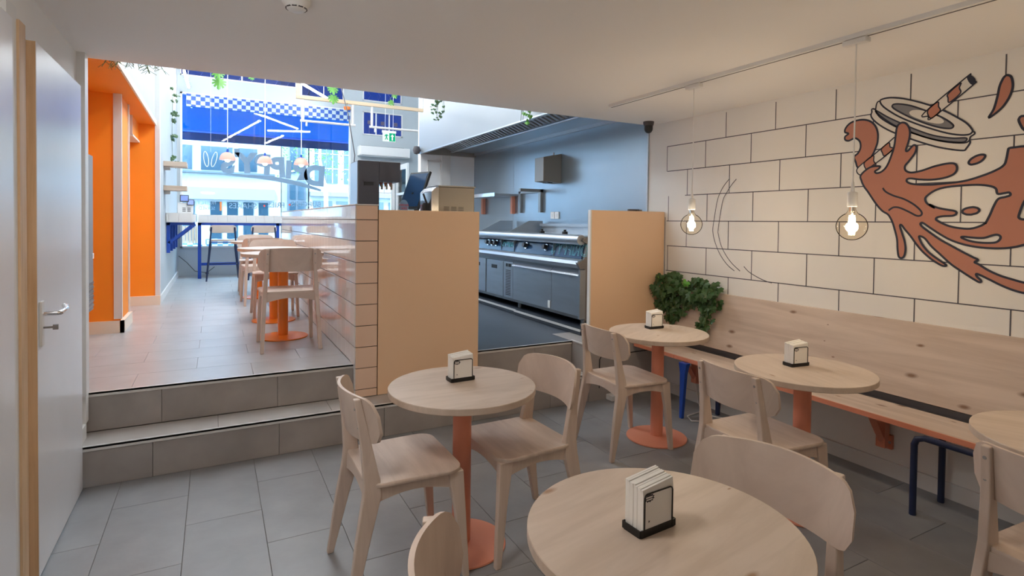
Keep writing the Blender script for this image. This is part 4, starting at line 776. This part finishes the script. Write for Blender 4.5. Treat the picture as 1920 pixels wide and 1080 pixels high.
for y0, y1 in ((5.70, 5.75), (5.15, 5.20)): pass
for (y, h) in ((5.60, .14), (6.35, .14)):
    G(off).prism([(2.95, y, 1.32), (3.40, y, 1.32), (3.40, y, 1.32+h), (3.22, y, 1.32+h), (2.96, y, 1.335)], (0, .012, 0)).build('splash_plate', M['steel'], ck)
G(off).box(3.36, 3.43, 4.06, 5.55, 1.32, 1.42).box(3.33, 3.36, 4.06, 5.55, 1.40, 1.43).build('rear_upstand', M['steel'], ck)
for y in (5.2, 4.75): G(off).lathe([(0, 1.32), (.03, 1.32), (.03, 1.35), (.014, 1.355), (.014, 1.37), (0, 1.37)], (3.15, y, 0), 14).build('pan_knob', M['black'], ck)
for y in (5.02, 5.18, 5.34, 5.50): G(off).box(2.95, 2.99, y, y+.12, 1.32, 1.327).build('grate_tab', M['chrome'], ck)
fb = thing('fridge_base', 'stainless under-counter fridge doors below the cooking range', 'fridge', (3.1, 5.2, .6)); off = (3.1, 5.2, .6)
G(off).box(2.93, 3.43, 4.09, yB, .56, 1.03).build('body', M['steeld'], fb)
G(off).box(2.87, 2.93, 4.075, 4.10, .58, 1.02).build('end_panel', M['steel'], fb)
for y0, y1, nm in ((4.105, 4.57, 'd'), (4.575, 5.365, 'd'), (5.60, 6.035, 'f'), (6.065, 6.50, 'f'), (6.53, 6.95, 'f')):
    dd = G(off).box(2.885, 2.93, y0, y1, .60, .965 if nm == 'd' else 1.0).build('door', M['steel'], fb, bevel=.003)
    if nm == 'd': G(off).prism([(2.865, y0, .965), (2.93, y0, .965), (2.93, y0, 1.01), (2.905, y0, 1.01)], (0, y1-y0, 0)).build('door_grip', M['chrome'], dd)
    else: G(off).box(2.882, 2.886, (y0+y1)/2-.06, (y0+y1)/2+.08, .905, .945).build('door_grip', M['black'], dd)
v = G(off).box(2.885, 2.93, 5.37, 5.59, .60, 1.0).build('vent_panel', M['steel'], fb, bevel=.003)
for k in range(16): G(off).box(2.882, 2.886, 5.42, 5.53, .63+.018*k, .638+.018*k).build('vent_slot', M['charcoal'], v)
G(off).box(2.882, 2.886, 5.41, 5.47, .945, .98).box(2.882, 2.886, 5.49, 5.53, .945, .98).build('thermostat', M['black'], v)
G(off).box(2.880, 2.886, 4.59, 4.63, .61, .68).build('door_label', M['plug'], fb)
for y in (4.2, 5.4, 6.6): G(off).tube([(3.0, y, FU+.05), (3.0, y, .56)], .025, 10).build('foot', M['steel'], fb)
# --- hood
hd = thing('extractor_hood', 'large white and steel extractor hood above the kitchen range', 'hood', (3.0, 5.8, 2.4)); off = (3.0, 5.8, 2.4)
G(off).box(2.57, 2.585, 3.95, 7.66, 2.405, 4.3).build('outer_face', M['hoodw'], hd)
G(off).box(2.568, 2.61, 3.95, 7.66, 2.395, 2.41).box(3.41, 3.437, 3.95, 7.66, 2.42, 2.46).build('lower_edge', M['steel'], hd)
G(off).box(2.585, 3.437, 7.60, 7.66, 2.40, 2.9).build('end_wall', M['beige'], hd); G(off).box(2.585, 3.437, 3.95, 3.97, 2.42, 2.9).build('end_wall', M['beige'], hd)
G(off).prism([(2.68, 3.97, 2.600), (3.02, 3.97, 2.464), (3.02, 3.97, 2.48), (2.68, 3.97, 2.62)], (0, 3.63, 0)).build('filter_frame', M['steeld'], hd)
for k in range(44):
    y = 4.02+.08*k; G(off).prism([(2.72, y, 2.582), (3.01, y, 2.466), (3.01, y, 2.450), (2.72, y, 2.566)], (0, .04, 0)).build('filter_slat', M['steel'], hd)
G(off).prism([(3.02, 3.97, 2.464), (3.437, 3.97, 2.455), (3.437, 3.97, 2.47), (3.02, 3.97, 2.48)], (0, 3.63, 0)).build('inner_panel', M['steelwall'], hd)
G(off).tube([(3.05, 3.97, 2.45), (3.05, 7.6, 2.45)], .014, 8).build('grease_channel', M['steel'], hd)
# --- wall dispenser, wall shelf, sockets
wd_ = thing('towel_dispenser', 'steel paper towel box fixed to the steel kitchen wall', 'dispenser', (3.32, 5.36, 1.89)); off = (3.32, 5.36, 1.89)
G(off).prism([(3.20, 5.27, 1.90), (3.437, 5.27, 1.885), (3.437, 5.27, 2.215), (3.20, 5.27, 2.165)], (0, .19, 0)).build('box_body', M['beige'], wd_, bevel=.003)
G(off).box(3.28, 3.34, 5.30, 5.42, 1.885, 1.895).build('towel_slot', M['black'], wd_); G(off).tube([(3.35, 5.30, 2.19), (3.35, 5.30, 2.225)], .01, 8).build('lock', M['steel'], wd_)
sh = thing('steel_wall_shelf', 'sloping steel rack shelf on brackets on the steel kitchen wall', 'shelf', (3.3, 6.4, 1.7)); off = (3.3, 6.4, 1.7)
G(off).box(3.10, 3.437, 6.27, 7.35, 1.775, 1.80).build('shelf_plate', M['steel'], sh); G(off).box(3.095, 3.105, 6.27, 7.35, 1.765, 1.81).build('shelf_lip', M['chrome'], sh)
for y in (6.35, 7.25): G(off).box(3.39, 3.437, y, y+.05, 1.55, 1.775).build('bracket', M['salmon'], sh)
gr = thing('steel_wall_bracket', 'bare steel bracket frame beside the rack shelf on the kitchen wall', 'bracket', (3.3, 5.9, 1.7)); off = (3.3, 5.9, 1.7)
for y in (5.66, 6.15): G(off).box(3.40, 3.437, y, y+.05, 1.56, 1.83).build('upright', M['steeld'], gr)
G(off).box(3.13, 3.437, 5.66, 5.70, 1.80, 1.835).box(3.40, 3.437, 5.66, 6.20, 1.80, 1.835).build('arm', M['steeld'], gr)
so = thing('wall_sockets', 'pair of white wall sockets low on the steel kitchen wall', 'socket', (3.43, 5.37, 1.5)); off = (3.43, 5.37, 1.5)
for y in (5.30, 5.39): p_ = G(off).box(3.425, 3.437, y, y+.08, 1.485, 1.565).build('socket', M['plug'], so, bevel=.003); G(off).box(3.422, 3.426, y+.02, y+.06, 1.505, 1.545).build('socket_well', M['trimw'], p_)
# ================================================================ UPPER ROOM
ta = make_table(M['orangem']); GU = 'orange pedestal tables on the upper floor'
for i, (x, y, lb) in enumerate(((.512, 5.06, 'round pine table on an orange pedestal nearest the top step'), (.515, 5.93, 'round pine table on an orange pedestal, second along the tiled divider'), (.50, 7.78, 'round pine table on an orange pedestal, farthest along the tiled divider'))):
    put(ta if i == 0 else copy_tree(ta), (x, y, FU), i*.7, lb, GU)
# bar counter
bc = thing('bar_counter', 'white tiled bar counter on a blue steel frame in front of the shop window', 'counter', (.8, 10.7, FU)); off = Vector((.8, 10.7, FU))
G(off).box(-.24, 2.20, 10.51, 10.92, 1.372, 1.500).build('core', M['trimw'], bc)
for k in range(17):
    o = tile_piece('tile', bc, -.245+.144*k, -.245+.144*(k+1), 10.50, 10.51, 1.372, 1.505, M['tile'], gap=.006, plane='xz'); o.location = Vector(o.location)-off
for x in (-.245, .95, 2.15): G(off).box(x, x+.05, 10.52, 10.57, FU, 1.372).build('frame_leg', M['blue'], bc)
G(off).box(-.245, 2.20, 10.84, 10.88, .64, .685).box(-.245, -.205, 10.55, 10.88, .64, .685).build('foot_rail', M['blue'], bc); G(off).box(-.245, 2.2, 10.52, 10.57, 1.33, 1.372).build('frame_beam', M['blue'], bc)
lg = thing('side_ledge', 'short white tiled ledge on blue wall brackets at the left wall', 'counter', (-.4, 9, 1.38)); off = Vector((-.4, 9, 1.38))
G(off).box(-.562, -.262, 8.56, 10.9, 1.385, 1.510).build('core', M['trimw'], lg)
for a, b in ((-.562, -.419), (-.419, -.266)): o = tile_piece('tile', lg, a, b, 8.55, 8.56, 1.385, 1.513, M['tile'], gap=.006, plane='xz'); o.location = Vector(o.location)-off
for k in range(12): o = tile_piece('tile', lg, -.264, -.255, 8.56+.16*k, 8.56+.16*(k+1), 1.385, 1.513, M['tile'], gap=.006, plane='yz'); o.location = Vector(o.location)-off
for k in range(4):
    y = 8.62+.55*k; b_ = G(off).box(-.560, -.52, y, y+.035, .98, 1.385).box(-.555, -.28, y, y+.035, 1.35, 1.385).prism([(-.55, y, 1.12), (-.52, y, 1.10), (-.26, y, 1.33), (-.28, y, 1.36)], (0, .035, 0)).build('bracket', M['blue'], lg)
# stools
def make_stool():
    t = thing('bar_stool', 's', 'bar stool')
    G().prism([(x, -.17, .83+z) for x, z in rrect(.39, .125, .055, 5)], (0, .018, 0)).build('backrest', M['birch'], t, bevel=.004)
    G().prism([(x, y, .63) for x, y in rrect(.37, .34, .06, 5)], (0, 0, .03)).build('seat', M['birch'], t, bevel=.004)
    for s in (-1, 1):
        G().tube([(s*.235, -.235, 0), (s*.185, -.17, .62), (s*.165, -.185, .86)], .012, 8).build('leg', M['navy'], t); G().tube([(s*.235, .22, 0), (s*.17, .15, .63)], .012, 8).build('leg', M['navy'], t)
        G().tube([(s*.214, -.207, .25), (s*.209, .195, .25)], .009, 6).build('side_stretcher', M['navy'], t)
    G().tube([(-.185, -.17, .615), (.185, -.17, .615)], .01, 6).build('seat_bar', M['navy'], t); G().tube([(-.21, .195, .25), (.21, .195, .25)], .009, 6).build('foot_bar', M['navy'], t)
    return t
s0 = make_stool()
for i, (x, lb) in enumerate(((.12, 'bar stool with pale backrest left of its twin at the tiled bar counter'), (.72, 'bar stool with pale backrest right of its twin, partly hidden by dining chairs'))): put(s0 if i == 0 else copy_tree(s0), (x, 10.22, FU), 0, lb, 'bar stools at the window')
# shelves on the left wall
for z, lb in ((2.08, 'upper pale wooden shelf on the left wall above the ledge'), (1.775, 'lower pale wooden shelf on the left wall above the ledge')):
    t = thing('wall_shelf', lb, 'shelf', (-.44, 8.3, z), 0, 'pale wall shelves'); off = (-.44, 8.3, z)
    G(off).box(-.565, -.312, 8.20, 8.50, z+.015, z+.075).build('shelf_board', M['shelf'], t, bevel=.003); G(off).box(-.565, -.50, 8.33, 8.37, z-.03, z+.015).build('shelf_bracket', M['trimw'], t)
# payment terminal on the ledge
pt = thing('card_terminal', 'white kiosk box with tilted screens on the side ledge', 'terminal', (-.40, 9.2, 1.513)); off = (-.40, 9.2, 1.513)
G(off).box(-.46, -.27, 9.1, 9.3, 1.513, 1.66).build('body', M['plug'], pt, bevel=.005)
for x, z, w, h, rz in ((-.375, 1.72, .11, .10, 0), (-.30, 1.665, .09, .085, 8)):
    q = G().box(-w/2, w/2, -.008, .008, -h/2, h/2).build('screen_housing', M['charcoal'], pt, bevel=.004); q.location = Vector((x, 9.09, z))-Vector(off); q.rotation_euler = (R(-12), 0, R(rz)); G().box(-w*.4, w*.4, -.0095, -.008, -h*.38, h*.38).build('display', M['screen'], q)
for a in (-.40, -.34):
    for k in range(3): G(off).box(a, a+.04, 9.098, 9.1, 1.535+.022*k, 1.545+.022*k).build('slot', M['charcoal'], pt)
# hanging pendants over the bar
for x, z, lb in ((.19, 2.50, 'pink dome pendant lamp over the bar, leftmost of three'), (.765, 2.475, 'pink dome pendant lamp over the bar, middle of three'), (1.355, 2.485, 'pink dome pendant lamp over the bar, rightmost of three')):
    t = thing('dome_pendant', lb, 'lamp', (x, 10.5, z), 0, 'pink dome pendants over the bar'); off = (x, 10.5, z)
    G(off).lathe([(.125, z-.075), (.122, z-.05), (.11, z-.01), (.085, z+.028), (.05, z+.048), (.02, z+.055), (0, z+.055)], (x, 10.5, 0), 28).build('shade', M['pink'], t, smooth=True)
    G(off).lathe([(0, z+.055), (.02, z+.055), (.018, z+.10), (.008, z+.11), (0, z+.11)], (x, 10.5, 0), 12).build('lamp_cap', M['blue'], t)
    G(off).tube([(x, 10.5, z+.11), (x, 10.5, 4.35)], .006, 6).build('cord', M['plug'], t)
    G(off).lathe([(0, z-.11), (.03, z-.10), (.045, z-.07), (.03, z-.03), (0, z-.02)], (x, 10.5, 0), 16).build('bulb', M['dome'], t, smooth=True)
# LED tubes under the high ceiling
def led(p, q, lb):
    p, q = Vector(p), Vector(q); m_ = (p+q)/2
    t = thing('light_tube', lb, 'lamp', tuple(m_), 0, 'led tubes under the high ceiling'); off = m_
    G(off).tube([p, q], .018, 8).build('tube', M['led'], t)
    for e in (p.lerp(q, .15), p.lerp(q, .85)): G(off).tube([e+Vector((0, 0, .018)), Vector((e.x, e.y, 4.35))], .003, 5).build('hanger', M['plug'], t)
led((1.26, 9.65, 3.65), (1.80, 10.55, 3.65), 'slanting led tube right of the wooden plant rail'); led((-.40, 9.6, 3.62), (-.38, 10.75, 3.62), 'led tube close to the left wall near the window')
led((.90, 8.45, 3.66), (.20, 4.3, 3.66), 'long led tube above the tiled divider'); led((.60, 9.5, 3.68), (1.80, 7.6, 3.68), 'led tube crossing above the middle of the upper room'); led((1.17, 7.0, 3.66), (2.12, 7.4, 3.66), 'short led tube above the counter'); led((1.6, 6.3, 3.66), (1.3, 4.4, 3.66), 'led tube above the serving counter')
# wooden plant rail with white pipes
pr = thing('plant_rail', 'pale wooden plant rail with white pipe frames hanging over the counter', 'rail', (1.6, 7.0, 2.9)); off = (1.6, 7.0, 2.9)
G(off).box(.845, 2.40, 6.98, 7.02, 2.865, 2.905).build('beam', M['railw'], pr); G(off).box(.845, .885, 6.98, 7.02, 2.905, 4.3).build('upright', M['railw'], pr); G(off).box(2.385, 2.40, 6.98, 7.02, 2.905, 4.3).build('upright', M['plug'], pr)
for a, b in ((.92, 1.50), (1.735, 2.30)):
    G(off).tube([(a, 7, 2.86), (a, 7, 2.61)], .016, 8).build('pipe', M['plug'], pr); G(off).tube([(a-.03, 7, 2.61), (b+.03, 7, 2.61)], .014, 8).build('pipe', M['plug'], pr)
    if b < 1.6: G(off).tube([(b, 7, 2.86), (b, 7, 2.61)], .016, 8).build('pipe', M['plug'], pr)
    G(off).tube([(a+.04, 7, 2.60), (a+.04, 7, 2.55)], .012, 8).build('spot_socket', M['plug'], pr)
lt = thing('orange_lantern', 'tiny orange bowl hanging below the plant rail', 'ornament', (1.42, 6.95, 2.80)); off = (1.42, 6.95, 2.80)
G(off).lathe([(0, 2.775), (.035, 2.785), (.042, 2.815), (.040, 2.818), (0, 2.818)], (1.42, 6.95, 0), 16).build('bowl', M['orangep'], lt, smooth=True); G(off).tube([(1.42, 6.95, 2.818), (1.42, 6.95, 2.866)], .003, 5).build('string', M['stem'], lt)
# monstera and trailing plants
def monstera(s):
    out = [(0, 0)]
    for a, r in ((-75, .45), (-50, .75), (-35, .85), (-28, .45), (-18, .95), (-4, 1.0), (0, .5), (12, 1.0), (28, 1.05), (32, .55), (44, 1.05), (62, 1.1), (66, .65), (78, 1.15), (90, 1.35)): out.append((r*math.cos(R(a))*.85, r*math.sin(R(a))*.9+.2))
    pts = out + [(-x, y) for x, y in reversed(out[1:-1])]
    vs = [(x*s, y*s, -.22*abs(x)*s) for x, y in pts]+[(0, .35*s, 0)]; n = len(pts)
    return G().add(vs, [(i, (i+1) % n, n) for i in range(n)])
mons = monstera(.10).build('leaf', M['leafl']).data
bpy.data.objects.remove([o for o in bpy.data.objects if o.data == mons][0])
def hanging(name, label, x, y, ztop, leaves):
    t = thing(name, label, 'plant', (x, y, ztop), 0, 'hanging plants'); off = Vector((x, y, ztop))
    G(off).lathe([(0, ztop-.12), (.06, ztop-.12), (.09, ztop), (0, ztop)], (x, y, 0), 16).build('pot', M['plug'], t); G(off).tube([(x, y, ztop), (x, y, 4.35)], .004, 5).build('hanger', M['plug'], t)
    for (lx, lz, s, a) in leaves:
        G(off).tube([(x, y, ztop-.05), (x+.07, y-.05, ztop-.12), (lx, y-.02, lz+.12)], .003, 5).build('stem', M['stem'], t)
        o = obj('leaf', mons, t); d = Vector((math.sin(R(a)), -.25, -math.cos(R(a)))).normalized(); n = Vector((0, -1, .1)); n = (n-d*n.dot(d)).normalized(); xx = d.cross(n)
        o.matrix_local = Matrix.Translation(Vector((lx, y-.02, lz+.10))-off) @ Matrix((xx, d, n)).transposed().to_4x4() @ Matrix.Scale(s, 4)
hanging('monstera_plant', 'hanging monstera with split leaves at the upper left of the window', .05, 7.0, 3.35, ((.03, 2.97, .8, 8), (.045, 2.87, .85, -4)))
hanging('monstera_plant', 'hanging monstera with split leaves in front of the plant rail', 1.27, 6.8, 3.35, ((1.22, 2.90, .75, 6), (1.23, 2.79, .75, -5)))
hanging('small_vine', 'hanging plant with small pale leaves left of the plant rail', .36, 7.0, 3.4, ((.30, 3.02, .4, 20), (.38, 2.95, .4, -60)))
hanging('small_vine', 'small two leaved vine hanging below the middle of the plant rail', 2.02, 6.9, 3.4, ((1.98, 2.92, .45, 25), (1.93, 2.83, .5, 40)))
def trail(name, label, x, y, z0, z1, n, sp, me, s):
    t = thing(name, label, 'plant', (x, y, z0), 0, 'trailing plants'); off = Vector((x, y, z0))
    G(off).lathe([(0, z0-.02), (.05, z0-.02), (.07, z0+.08), (0, z0+.08)], (x, y, 0), 14).build('pot', M['plug'], t); G(off).tube([(x, y, z0+.08), (x, y, 4.35)], .004, 5).build('hanger', M['plug'], t)
    for k in range(5):
        dx = rnd.uniform(-sp, sp); zz = z1+rnd.uniform(0, .4)*(z0-z1); G(off).tube([(x, y, z0), (x+dx, y-.02, (z0+zz)/2), (x+dx*1.1, y-.02, zz)], .002, 5).build('vine', M['stem'], t)
    for k in range(n):
        u = rnd.random(); put_leaf(t, (x+rnd.uniform(-sp, sp)*(.4+.6*math.sin(u*3)), y+rnd.uniform(-.05, .03), z0+(z1-z0)*u), me, s*rnd.uniform(.7, 1.2), off, Vector((-.3, -1, .2)))
trail('string_vine', 'trailing fine leaved vine hanging in front of the hood', 2.30, 6.2, 3.05, 2.62, 70, .085, meshes[0], .55)
trail('pothos_vine', 'small pothos vine hanging from the ceiling edge before the hood filters', 2.46, 4.36, 2.60, 2.31, 16, .06, meshes[1], .8)
fn = thing('fern_plant', 'thin drooping fern at the top of the orange niche', 'plant', (-.50, 4.6, 2.62)); off = Vector((-.50, 4.6, 2.62))
G(off).lathe([(0, 2.62), (.07, 2.62), (.09, 2.75), (0, 2.75)], (-.50, 4.6, 0), 14).build('pot', M['plug'], fn)
for k in range(16):
    a = rnd.uniform(-1.1, 1.1); L_ = rnd.uniform(.10, .22)
    p = [(-.50, 4.6, 2.64), (-.50+math.sin(a)*L_*.7, 4.52, 2.58), (-.50+math.sin(a)*L_, 4.48, 2.46), (-.50+math.sin(a)*L_*1.15, 4.46, 2.385+rnd.uniform(0, .06))]; fr_ = G(off).tube(p, .002, 5).build('frond', M['stem'], fn)
    for j in range(7):
        q = Vector(p[1]).lerp(Vector(p[3]), .2+j/9); G(off).tube([q, q+Vector((rnd.uniform(-.05, .05), -.01, -.03))], .0014, 4).build('leaflet', M['stem'], fr_)
vn = thing('wall_vine', 'thin vine with blue green leaves hanging on the left wall by the window', 'plant', (-.55, 9.5, 3.4)); off = Vector((-.55, 9.5, 3.4))
G(off).tube([(-.55, 9.5, 3.6), (-.54, 9.5, 3.1), (-.55, 9.52, 2.6), (-.54, 9.5, 2.2)], .003, 5).build('vine', M['stem'], vn)
for zc in (3.25, 2.95, 2.65, 2.3):
    for k in range(6): put_leaf(vn, (-.53+rnd.uniform(-.02, .05), 9.5+rnd.uniform(-.1, .1), zc+rnd.uniform(-.09, .09)), meshes[0], 1.1, off, Vector((.6, -1, .2)))
# wall heater, exit sign, small speaker, grey board, cable
ac = thing('wall_heater', 'long white air curtain unit on the wall above the entrance door', 'heater', (2.95, 10.9, 2.7)); off = (2.95, 10.9, 2.7)
G(off).box(2.46, 3.46, 10.86, 11.08, 2.70, 2.885).build('housing', M['trimw'], ac, bevel=.01); G(off).box(2.49, 3.35, 10.89, 11.05, 2.885, 2.892).build('top_grille', M['charcoal'], ac); G(off).box(2.50, 3.42, 10.855, 10.861, 2.712, 2.716).build('outlet_seam', M['facg'], ac)
ex = thing('exit_sign', 'green emergency exit sign with running figure and arrow hanging over the way out', 'sign', (2.515, 9.0, 2.74)); off = (2.515, 9.0, 2.74)
G(off).box(2.41, 2.62, 9.0, 9.02, 2.735, 2.875).build('panel', M['exitw'], ex); G(off).box(2.40, 2.63, 8.995, 9.025, 2.875, 2.91).build('sign_rail', M['plug'], ex)
G(off).box(2.515, 2.615, 8.996, 9.0, 2.74, 2.87).build('green_field', M['exit'], ex); G(off).prism([(2.565, 8.994, 2.855), (2.595, 8.994, 2.815), (2.575, 8.994, 2.815), (2.575, 8.994, 2.755), (2.555, 8.994, 2.755), (2.555, 8.994, 2.815), (2.535, 8.994, 2.815)], (0, .002, 0)).build('arrow', M['exitw'], ex)
G(off).prism([(2.44, 8.994, 2.76), (2.455, 8.994, 2.76), (2.465, 8.994, 2.79), (2.48, 8.994, 2.76), (2.495, 8.994, 2.765), (2.478, 8.994, 2.80), (2.482, 8.994, 2.83), (2.50, 8.994, 2.82), (2.50, 8.994, 2.832), (2.475, 8.994, 2.85), (2.445, 8.994, 2.84), (2.435, 8.994, 2.815), (2.445, 8.994, 2.81), (2.455, 8.994, 2.828), (2.46, 8.994, 2.80)], (0, .002, 0)).build('running_figure', M['exit'], ex)
for x in (2.45, 2.58): G(off).tube([(x, 9.01, 2.91), (x, 9.01, 4.35)], .003, 5).build('hanger', M['plug'], ex)
sk = thing('wall_speaker', 'small round dark speaker beside the hood near the kitchen door', 'speaker', (2.50, 7.62, 2.44)); off = (2.50, 7.62, 2.44)
G(off).lathe([(0, 2.38), (.04, 2.39), (.055, 2.44), (.04, 2.49), (0, 2.50)], (2.51, 7.58, 0), 18).build('housing', M['charcoal'], sk, smooth=True); G(off).box(2.50, 2.60, 7.57, 7.60, 2.43, 2.45).build('arm', M['charcoal'], sk)
gb = thing('grey_board', 'tall narrow grey board fixed in the orange niche at the white corner', 'board', (-.87, 4.8, 1.3)); off = (-.87, 4.8, 1.3)
G(off).box(-.949, -.836, 4.3, 5.37, .72, 1.915).build('board_panel', M['greyb'], gb, bevel=.004); G(off).box(-.836, -.830, 5.31, 5.36, 1.12, 1.16).build('switch', M['plug'], gb)
for k in range(6): G(off).box(-.836, -.831, 4.4, 5.36, .75+.035*k, .765+.035*k).build('lower_slat', M['steeld'], gb)
lw_ = thing('looped_ornament', 'white looped wire ornament hanging inside the window left of the lettering', 'ornament', (-.06, 10.95, 2.33)); off = (-.06, 10.95, 2.33)
for cx_, tl_ in ((-.115, -.12), (-.035, .22)):
    G(off).tube([(cx_+.035*math.sin(2*math.pi*k/16)+tl_*(.5-.5*math.cos(2*math.pi*k/16))*.26, 10.95, 2.335+.13*(1-math.cos(2*math.pi*k/16))) for k in range(17)], .007, 6).build('loop', M['plug'], lw_, smooth=True)
G(off).tube([(-.06, 10.95, 2.59), (-.06, 10.95, 4.35)], .002, 4).build('string', M['plug'], lw_)
fc = thing('dark_floor_cable', 'thin dark cable running down the window wall to the floor', 'cable', (-.45, 11.05, FU)); off = (-.45, 11.05, FU)
G(off).tube([(-.54, 11.0, .80), (-.42, 11.05, .68), (-.30, 11.05, .53), (-.12, 11.0, .50), (0, 11.0, .60)], .006, 5).build('cord', M['charcoal'], fc); G(off).box(-.14, -.09, 10.98, 11.04, .48, .51).build('plug', M['charcoal'], fc)
